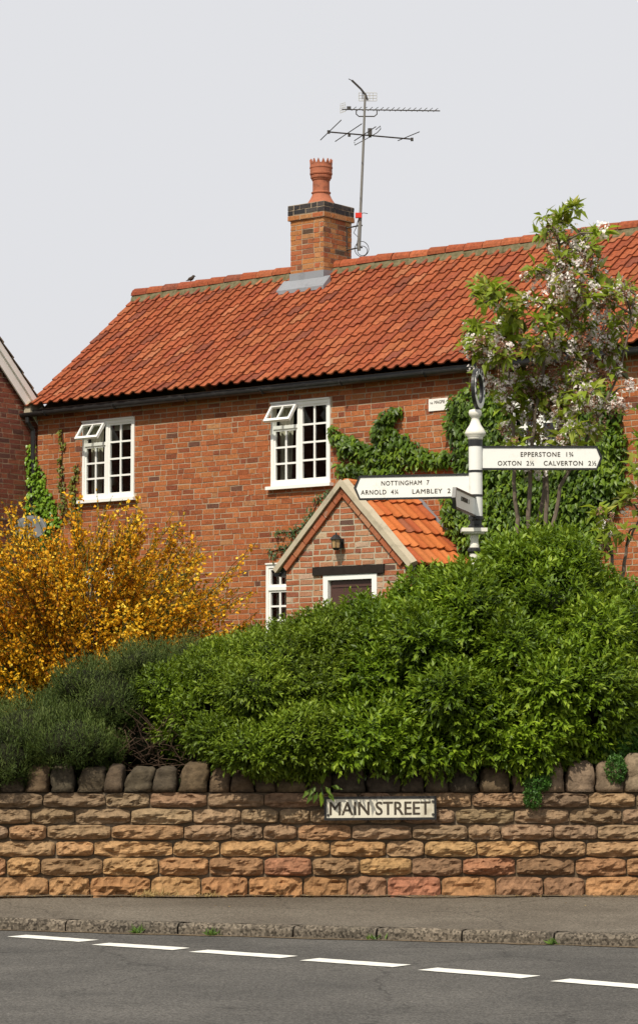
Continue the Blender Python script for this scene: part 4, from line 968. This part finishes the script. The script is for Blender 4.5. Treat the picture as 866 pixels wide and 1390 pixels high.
# sprig of broad leaves in front of the street sign
base = tuple(atY(446, 1052, 18.2)); sp = empty('leafy_sprig', 'bright leafy sprig hanging over the top left corner of the street sign', 'plant', base)
pts = [atY(440, 1046, 18.2), atY(440, 1058, 17.98), atY(436, 1070, 17.86), atY(438, 1079, 17.84)]
mb = MB(); mb.tube(pts, [.006, .005, .004, .003], 6); mb.build('stem', M['weed'], sp, off=base)
B_ = np.array([tuple(atY(x-9, y-3, 17.87)) for x, y in ((446, 1068), (438, 1070), (430, 1074), (450, 1070), (458, 1070), (446, 1076), (440, 1078), (454, 1078), (447, 1082), (434, 1080))]); D_ = np.array([((x-445)/20, -.25, (1062-y)/14-.2) for x, y in ((446, 1052), (436, 1068), (424, 1076), (452, 1066), (462, 1062), (440, 1088), (430, 1088), (458, 1072), (438, 1092), (422, 1084))])
leaves('leaf', B_, D_, np.tile([0, -1, .5], (10, 1)), .085, .034, RG.random(10)*.5+.4, M['laurel'], sp, off=base)

# ------------------------------------------------------------------ yellow broom
BB = np.array(atY(112, 1034, 22.)); br0 = tuple(BB); bro = empty('broom_shrub', 'large airy shrub covered in yellow and orange flowers at the left', 'shrub', br0)
rg = np.random.default_rng(5); cen = np.array(atY(100, 850, 22.)); rad = np.array([1.54, 1.35, .98])
mbw = MB(); tw = MB(); FP = []; FD = []; FR = []; GP = []; GD = []
for i in range(560):
    while True:
        q = unit(rg.normal(size=3))
        if q[2] > (-.62 if q[0] > -.1 else -.9): break
    k_ = rg.uniform(.7, 1.0) if i > 130 else rg.uniform(.3, .7)
    tgt = cen+q*rad*k_*(1+.09*rg.normal()); st = BB+np.array([rg.normal()*.18, rg.normal()*.15, -.1])
    mid = st*.45+tgt*.55+np.array([-q[0]*.12, -q[1]*.12, .28])
    pts = [(1-t)**2*st+2*t*(1-t)*mid+t*t*tgt for t in np.linspace(0, 1, 9)]
    if i % 4 == 0: mbw.tube(pts, [.014*(1-t*.85) for t in np.linspace(0, 1, 9)], 4, cap=False)
    dirn = unit(pts[-1]-pts[-2])
    for j in range(12):
        t = rg.uniform(.42, 1.0); f_ = t*8; a = int(min(7, f_)); p = pts[a]+(pts[a+1]-pts[a])*(f_-a)
        d = unit(unit(pts[a+1]-pts[a])*.9+unit(p-cen)*.35+unit(rg.normal(size=3))*.55+np.array([0, 0, .25])); L = rg.uniform(.16, .38)
        e = p+d*L+np.array([0, 0, -.05*L]); m1 = p+d*L*.5+np.array([0, 0, .02])
        tw.tube([p, m1, e], [.0035, .003, .0015], 3, cap=False)
        fn = int(rg.integers(7, 14)); patch = fbm(tuple(e), 1.6, 2)
        for u in range(fn):
            s_ = rg.uniform(.1, 1); FP.append(p+(e-p)*s_+unit(rg.normal(size=3))*.014); FD.append(unit(rg.normal(size=3))+d*.5); FR.append(np.clip(.5+.5*patch+rg.normal()*.25, 0, 1))
        for u in range(11):
            s_ = rg.uniform(.0, 1); GP.append(p+(e-p)*s_); GD.append(d+unit(rg.normal(size=3))*.5)
mbw.build('branches', M['bark'], bro, off=br0)
n = len(tw.f); o = tw.build('twigs', M['broomgreen'], bro, off=br0, fix=False); at = o.data.attributes.new('rnd', 'FLOAT', 'FACE'); at.data.foreach_set('value', RG.random(len(o.data.polygons)).astype(np.float32))
FP = np.array(FP); n = len(FP); leaves('flowers', FP, np.array(FD), rv(n), .024+.018*RG.random(n), .024+.010*RG.random(n), np.array(FR), M['gorse'], bro, off=br0, fold=.35)
GP = np.array(GP); n = len(GP); leaves('foliage', GP, np.array(GD), rv(n), .022, .006, RG.random(n), M['broomgreen'], bro, off=br0)

# ------------------------------------------------------------------ climbers on the cottage wall (real leaves standing off the bricks)
def climber(name, label, strokes, mat, dens, lL, lW, face=0., dep=.07, stem=True, cat='climbing plant', avoid=(), rmul=1., drp=.25):
    pts = []; b0 = None; T = []; mbs = MB()
    for st in strokes:
        L3 = [(Vector(fac(x, y, face)), wd/103.) for x, y, wd in st]
        for (a, wa), (b, wb) in zip(L3[:-1], L3[1:]):
            ln = (b-a).length; area = ln*(wa+wb)+.001; n = int(area*dens)+1
            for _ in range(n):
                t = random.random(); c = a.lerp(b, t); wd = wa+(wb-wa)*t; r_ = wd*math.sqrt(random.random())*(1+.25*fbm(tuple(c), 6)); an = random.uniform(0, 6.283)
                p = (c.x+r_*math.cos(an), c.z+r_*math.sin(an))
                if any(v[0] < p[0] < v[1] and v[2] < p[1] < v[3] for v in avoid): continue
                edge = 1-min(1, r_/(wd+1e-6)); T.append((p[0], face-.012-random.random()*dep*(.35+edge), p[1], edge))
        if stem: mbs.tube([(v.x+random.uniform(-.01, .01), face-.015, v.z) for v, _ in L3], .007, 5)
    T = np.array(T); n = len(T); base = (T[:, 0].mean(), face, T[:, 2].min())
    root = local_empty(name, label, cat, base)
    P = T[:, :3]; D = unit(np.stack([RG.normal(size=n)*.6, -.2-.6*RG.random(n), -.7+RG.normal(size=n)*.35], 1)); NNc = unit(np.stack([RG.normal(size=n)*.25, -np.ones(n), .45+.3*RG.random(n)], 1))
    s_ = .65+.6*RG.random(n); fld = np.array([.5+.6*fbm(tuple(p), 3.) for p in P])
    leaves('foliage', P, D, NNc, lL*s_, lW*s_, np.clip(fld*.5+RG.random(n)*.5, 0, 1)*rmul, mat, root, off=base, droop=drp, wide=.35)
    if stem: mbs.build('stems', M['twig'], root, off=base)
    return root
climber('ivy', 'bright green ivy climbing the corner between the two houses beside the downpipe', [[(46, 605, 5), (48, 622, 8), (50, 640, 14), (53, 660, 20), (58, 680, 26), (62, 705, 30), (62, 740, 26)], [(35, 690, 12), (48, 695, 16)], [(70, 690, 14), (78, 715, 14)]], M['ivy'], 1300, .07, .065, dep=.14, rmul=1)
climber('creeper', 'thin olive streaks of young vine between the ivy and the left upstairs window', [[(84, 583, 4), (87, 598, 5), (85, 625, 4), (86, 650, 5), (86, 672, 7), (92, 700, 12)], [(107, 630, 3), (104, 645, 6), (101, 660, 8), (104, 680, 11), (106, 705, 12)]], M['vine'], 620, .06, .05, dep=.06)
climber('creeper', 'dark green creeper patch on the bricks between the second upstairs window and the name plaque', [[(453, 580, 6), (462, 596, 10), (478, 602, 12), (492, 612, 16), (510, 620, 16), (535, 618, 16), (560, 618, 17), (585, 624, 12), (605, 624, 10)], [(545, 558, 6), (530, 566, 13), (520, 585, 17), (530, 600, 20), (555, 608, 18)], [(478, 598, 10), (470, 618, 12)], [(465, 635, 10), (500, 640, 9), (545, 638, 9)], [(600, 625, 9), (615, 620, 12)]], M['creeper'], 2300, .085, .05, dep=.14)
climber('creeper', 'large dense sheet of green creeper covering the wall behind the signpost and cherry', [[(618, 560, 8), (622, 552, 12), (640, 550, 30), (680, 548, 36), (740, 560, 60), (790, 570, 62), (825, 560, 30)], [(622, 570, 18), (640, 600, 28), (655, 640, 36), (640, 660, 30), (625, 680, 30)], [(614, 692, 16), (640, 720, 34), (680, 730, 50), (740, 740, 60), (790, 730, 50)], [(680, 600, 50), (740, 620, 60), (800, 630, 55), (838, 600, 18)], [(680, 660, 50), (740, 680, 60), (800, 680, 50), (825, 640, 26), (846, 660, 12)], [(700, 790, 60), (790, 780, 50)]], M['creeper'], 1900, .085, .05, dep=.2, avoid=[(8.3, 9.15, 4.32, 5.38)])
climber('climbing_rose', 'sparse reddish-green climbing rose on the wall left of the porch roof', [[(448, 668, 5), (432, 682, 10), (425, 700, 12), (412, 715, 10), (400, 722, 8), (385, 722, 6), (374, 724, 6)], [(412, 722, 6), (400, 740, 5), (385, 745, 6), (370, 748, 7), (372, 760, 5)], [(425, 700, 5), (415, 735, 4), (398, 750, 5)]], M['rose'], 620, .055, .032, dep=.1)

# ------------------------------------------------------------------ cherry tree
def cherry(name, label, base_px, Y, stems, bl, leafn, flown, seed):
    random.seed(seed); rg = np.random.default_rng(seed); b0 = atY(*base_px, Y); root = empty(name, label, 'tree', tuple(b0))
    tr_ = MB(); S3 = []
    for st in stems:
        dy = random.uniform(-.35, .35); pts = [atY(x, y, Y+.22+dy*i/(len(st)-1)) for i, (x, y) in enumerate(st)]
        fine = []
        for a, b in zip(pts[:-1], pts[1:]):
            for k_ in range(4): fine.append(a.lerp(b, k_/4)+Vector((random.uniform(-.015, .015),)*3))
        fine.append(pts[-1]); n = len(fine); tr_.tube(fine, [.021*(1-.9*i/n)+.003 for i in range(n)], 7); S3 += fine
    tr_.build('trunk', M['bark'], root, off=tuple(b0))
    LP = []; LD = []; LN = []; LL = []; LR = []; PP = []; PD = []; PN_ = []; PR_ = []; QP = []; QD = []; QR = []; tg = MB()
    for (px, py, r_, lf, ff) in bl:
        c = atY(px, py, Y)+Vector((0, rg.normal()*.22, 0)); rr = r_/(3527./Y)
        c += Vector((rg.normal()*.035, 0, rg.normal()*.03)); near = min(S3, key=lambda s_: (s_-c).length+max(0, s_.z-c.z)*2)
        tg.tube([near, near.lerp(c, .5)+Vector((0, 0, .05)), c], [.010, .008, .004], 5)
        cl = int(leafn*lf*(r_/28.)**2)
        for i in range(cl):                                               # a whorl of drooping leaves on a spur
            p = np.array(c)+unit(rg.normal(size=3))*rr*rg.random()**.5; out = unit(p-np.array(c)+np.array([0, -.05, .12]))
            if i % 2 == 0: tg.tube([c, Vector(p)], [.004, .002], 3, cap=False)
            hue = rg.random()
            for k_ in range(int(rg.integers(4, 8))):
                d = unit(out*.5+unit(rg.normal(size=3))*.75+np.array([0, -.1, -.3])); LP.append(p+d*.01); LD.append(d); LN.append(unit(np.array([0, -.4, 1.])+rg.normal(size=3)*.4)); LL.append(rg.uniform(.08, .15)); LR.append(np.clip(hue*.7+rg.random()*.3, 0, 1))
        for i in range(int(flown*ff*(r_/28.)**2)):
            p = np.array(c)+unit(rg.normal(size=3))*rr*rg.random()**.45; fresh = rg.random() < .55; nf = int(rg.integers(8, 16)); rc_ = .035+.03*rg.random()
            for k_ in range(nf):
                q = unit(rg.normal(size=3)); fc = p+q*rc_*rg.random()**.3; 
                for u in range(4):
                    d = unit(np.cross(q, unit(rg.normal(size=3)))+q*.35)
                    if fresh: PP.append(fc); PD.append(d); PN_.append(q); PR_.append(np.clip(.75+rg.normal()*.2, 0, 1))
                    else: QP.append(fc); QD.append(d); QR.append(np.clip(.45+rg.normal()*.3, 0, 1))
    tg.build('branches', M['bark'], root, off=tuple(b0)); off = tuple(b0)
    n = len(LP); leaves('foliage', LP, np.array(LD), np.array(LN), np.array(LL), np.array(LL)*.42, LR, M['cherry'], root, off=off, droop=.22)
    n = len(PP); leaves('blossom', PP, np.array(PD), np.array(PN_), .020, .017, PR_, M['petal'], root, off=off, wide=.6)
    n = len(QP); leaves('faded_blossom', QP, np.array(QD), rv(n), .022, .015, QR, M['bronze'], root, off=off, wide=.6)
    return root
CBL = [(763, 282, 8, 1.8, .1), (762, 290, 14, 1.6, .3), (754, 307, 15, 1.3, .4), (745, 322, 18, 1.0, .8), (772, 310, 18, 1.2, .8), (792, 312, 16, 1.3, .9), (800, 325, 14, 1., .6), (760, 340, 24, .8, 1.2), (785, 350, 20, .7, 1.2), (738, 358, 18, 1., 1.), (755, 380, 28, .8, 1.5), (785, 390, 26, .5, 1.7), (815, 375, 16, .9, 1.1), (828, 388, 14, 1.2, 1.), (745, 410, 22, 1., 1.3), (775, 425, 30, .7, 1.5), (805, 420, 26, .8, 1.6), (668, 392, 20, 2.2, .1), (662, 415, 22, 2., .2), (685, 425, 22, 2., .3), (645, 445, 18, 1.7, .6), (670, 455, 26, 1.5, 1.), (698, 450, 22, 1.5, .7), (655, 475, 20, 1., 1.3), (685, 485, 26, .9, 1.4), (720, 450, 18, 1.2, .7), (735, 475, 26, 1.2, 1.), (765, 470, 28, .9, 1.2), (800, 465, 28, .8, 1.3), (830, 450, 16, 1.1, 1.), (705, 515, 26, .8, 1.4), (740, 520, 28, .7, 1.4), (775, 515, 28, .7, 1.4), (808, 505, 24, .7, 1.3), (828, 500, 14, .9, 1.1), (690, 540, 18, .9, 1.2), (722, 555, 26, .8, 1.3), (760, 560, 26, .6, 1.2), (795, 550, 24, .6, 1.1), (820, 555, 16, .6, 1.2), (832, 548, 12, .3, 2.2), (845, 538, 8, .3, 2.), (700, 580, 16, .7, .8), (735, 590, 22, .9, .8), (765, 592, 20, .8, .8), (855, 390, 12, 1.4, .8), (862, 405, 14, 1.2, 1.), (868, 425, 14, 1., 1.), (812, 350, 12, 1., 1.2), (838, 405, 12, 1., 1.3), (845, 430, 14, .9, 1.2), (838, 470, 16, .8, 1.1), (850, 455, 10, 1., .9), (846, 490, 10, .8, 1.), (710, 430, 12, 1.2, .8), (715, 475, 14, 1., 1.), (640, 470, 12, 1.2, 1.), (636, 458, 10, 1.3, .8), (650, 500, 14, .8, 1.2), (668, 515, 16, .7, 1.2), (700, 610, 18, .8, .8), (730, 618, 22, .7, .7), (765, 615, 22, .7, .7), (795, 595, 18, .8, .7), (690, 600, 12, .8, .5), (720, 540, 24, .6, 1.2), (750, 545, 24, .6, 1.2)]
cherry('cherry_tree', 'upright cherry tree with fading pale pink blossom rising behind the signpost', (715, 1030), 22.,
       [[(706, 1030), (704, 760), (698, 650), (694, 560), (688, 490), (668, 400)], [(712, 1030), (716, 720), (718, 640), (726, 560), (745, 450), (758, 350), (763, 278)], [(722, 1030), (738, 720), (742, 640), (762, 560), (783, 450), (792, 320)], [(718, 1030), (728, 720), (745, 620), (780, 540), (812, 470), (830, 400)], [(724, 1030), (744, 740), (760, 660), (800, 590), (842, 500), (862, 400)]], CBL, 16, 26, 3)
cherry('cherry_tree', 'small pink-flowering cherry at the right edge behind the tall glossy shrub', (838, 1030), 21.6,
       [[(838, 1030), (836, 800), (828, 740), (812, 700)], [(842, 1030), (842, 790), (850, 740), (870, 700)], [(836, 1030), (830, 800), (815, 770), (806, 745)]],
       [(808, 690, 14, 1.3, 1.), (825, 705, 15, .8, 1.8), (812, 725, 14, .8, 1.), (835, 725, 14, .7, 1.7), (822, 748, 14, .9, 1.3), (805, 745, 10, .6, 1.), (850, 690, 14, 1., 1.6), (866, 680, 16, 1.2, 1.), (862, 715, 14, 1.2, .6), (855, 620, 12, 1.5, .8), (868, 600, 16, 1.3, .5), (870, 560, 14, 1.4, .6), (862, 650, 12, 1., 1.)], 13, 6, 9)

# ------------------------------------------------------------------ kerb weeds, dry tufts, litter
def tuft(px, py, z, n, L, mat, label, name='weed', W=.012, cat='weed', spread=.02, flat=.0, group=None):
    p0 = atZ(px, py, z)
    if py > 1250: t0 = (Vector((atZ(px, 1262, -.08).x, atZ(px, 1262, -.08).y))-KA).dot(KD); k0 = kpt(t0, -.012); p0 = Vector((k0.x, k0.y, ZR+.004))
    elif z == 0: p0 = Vector((atY(px, py, 17.92).x, 17.92, .0))
    root = empty(name, label, cat, tuple(p0), group=group)
    P = np.array([(RG.normal()*spread, RG.normal()*spread*.4, 0) for _ in range(n)]); D = unit(np.stack([RG.normal(size=n)*.6, RG.normal(size=n)*.4-.1, np.abs(RG.normal(size=n))*.6+.35-flat], 1))
    leaves('leaves', P, D, rv(n)+np.array([0, -.8, .8]), L*(.6+.6*RG.random(n)), W, RG.random(n), mat, root); return root
tuft(170, 1262, -.10, 26, .06, M['weed'], 'green weed in the kerb joint below the left end of the wall')
tuft(286, 1262, -.10, 26, .06, M['weed'], 'green weed in the kerb joint left of the street sign')
tuft(528, 1268, -.09, 14, .045, M['weed'], 'tiny green weed in the kerb joint below the street sign')
tuft(780, 1276, -.10, 18, .05, M['weed'], 'small green weed in the kerb joint at the right')
tuft(207, 1214, 0, 70, .07, M['drygrass'], 'tuft of dry straw-coloured grass at the foot of the wall, the thicker one', name='dry_grass_tuft', W=.006, cat='grass tuft', spread=.07)
tuft(284, 1216, 0, 40, .05, M['drygrass'], 'thin dry grass tuft at the foot of the wall, nearer the street sign', name='dry_grass_tuft', W=.006, cat='grass tuft', spread=.06, flat=.2)
tuft(582, 1202, .05, 8, .08, M['drygrass'], 'few dry stalks against the lowest stones under the street sign', name='dry_grass_tuft', W=.003, cat='grass tuft', spread=.02)
n = 260; P = np.stack([RG.uniform(-3, 3, n), 17.95-np.abs(RG.normal(size=n))*.05, np.full(n, .004)], 1); far = RG.random(n) < .12; P[far, 1] -= RG.random(far.sum())*1.0; P[:, 2] = [-.05+.05*max(0, (y-16.1)/2)**.9+.012 for y in P[:, 1]]
o = leaves('leaf_litter', P, np.stack([RG.normal(size=n), RG.normal(size=n), RG.random(n)*.2], 1), np.tile([0, 0, 1.], (n, 1))+rv(n)*.3, .012+.016*RG.random(n), .010, RG.random(n), M['drygrass']); tag(o, kind='stuff')
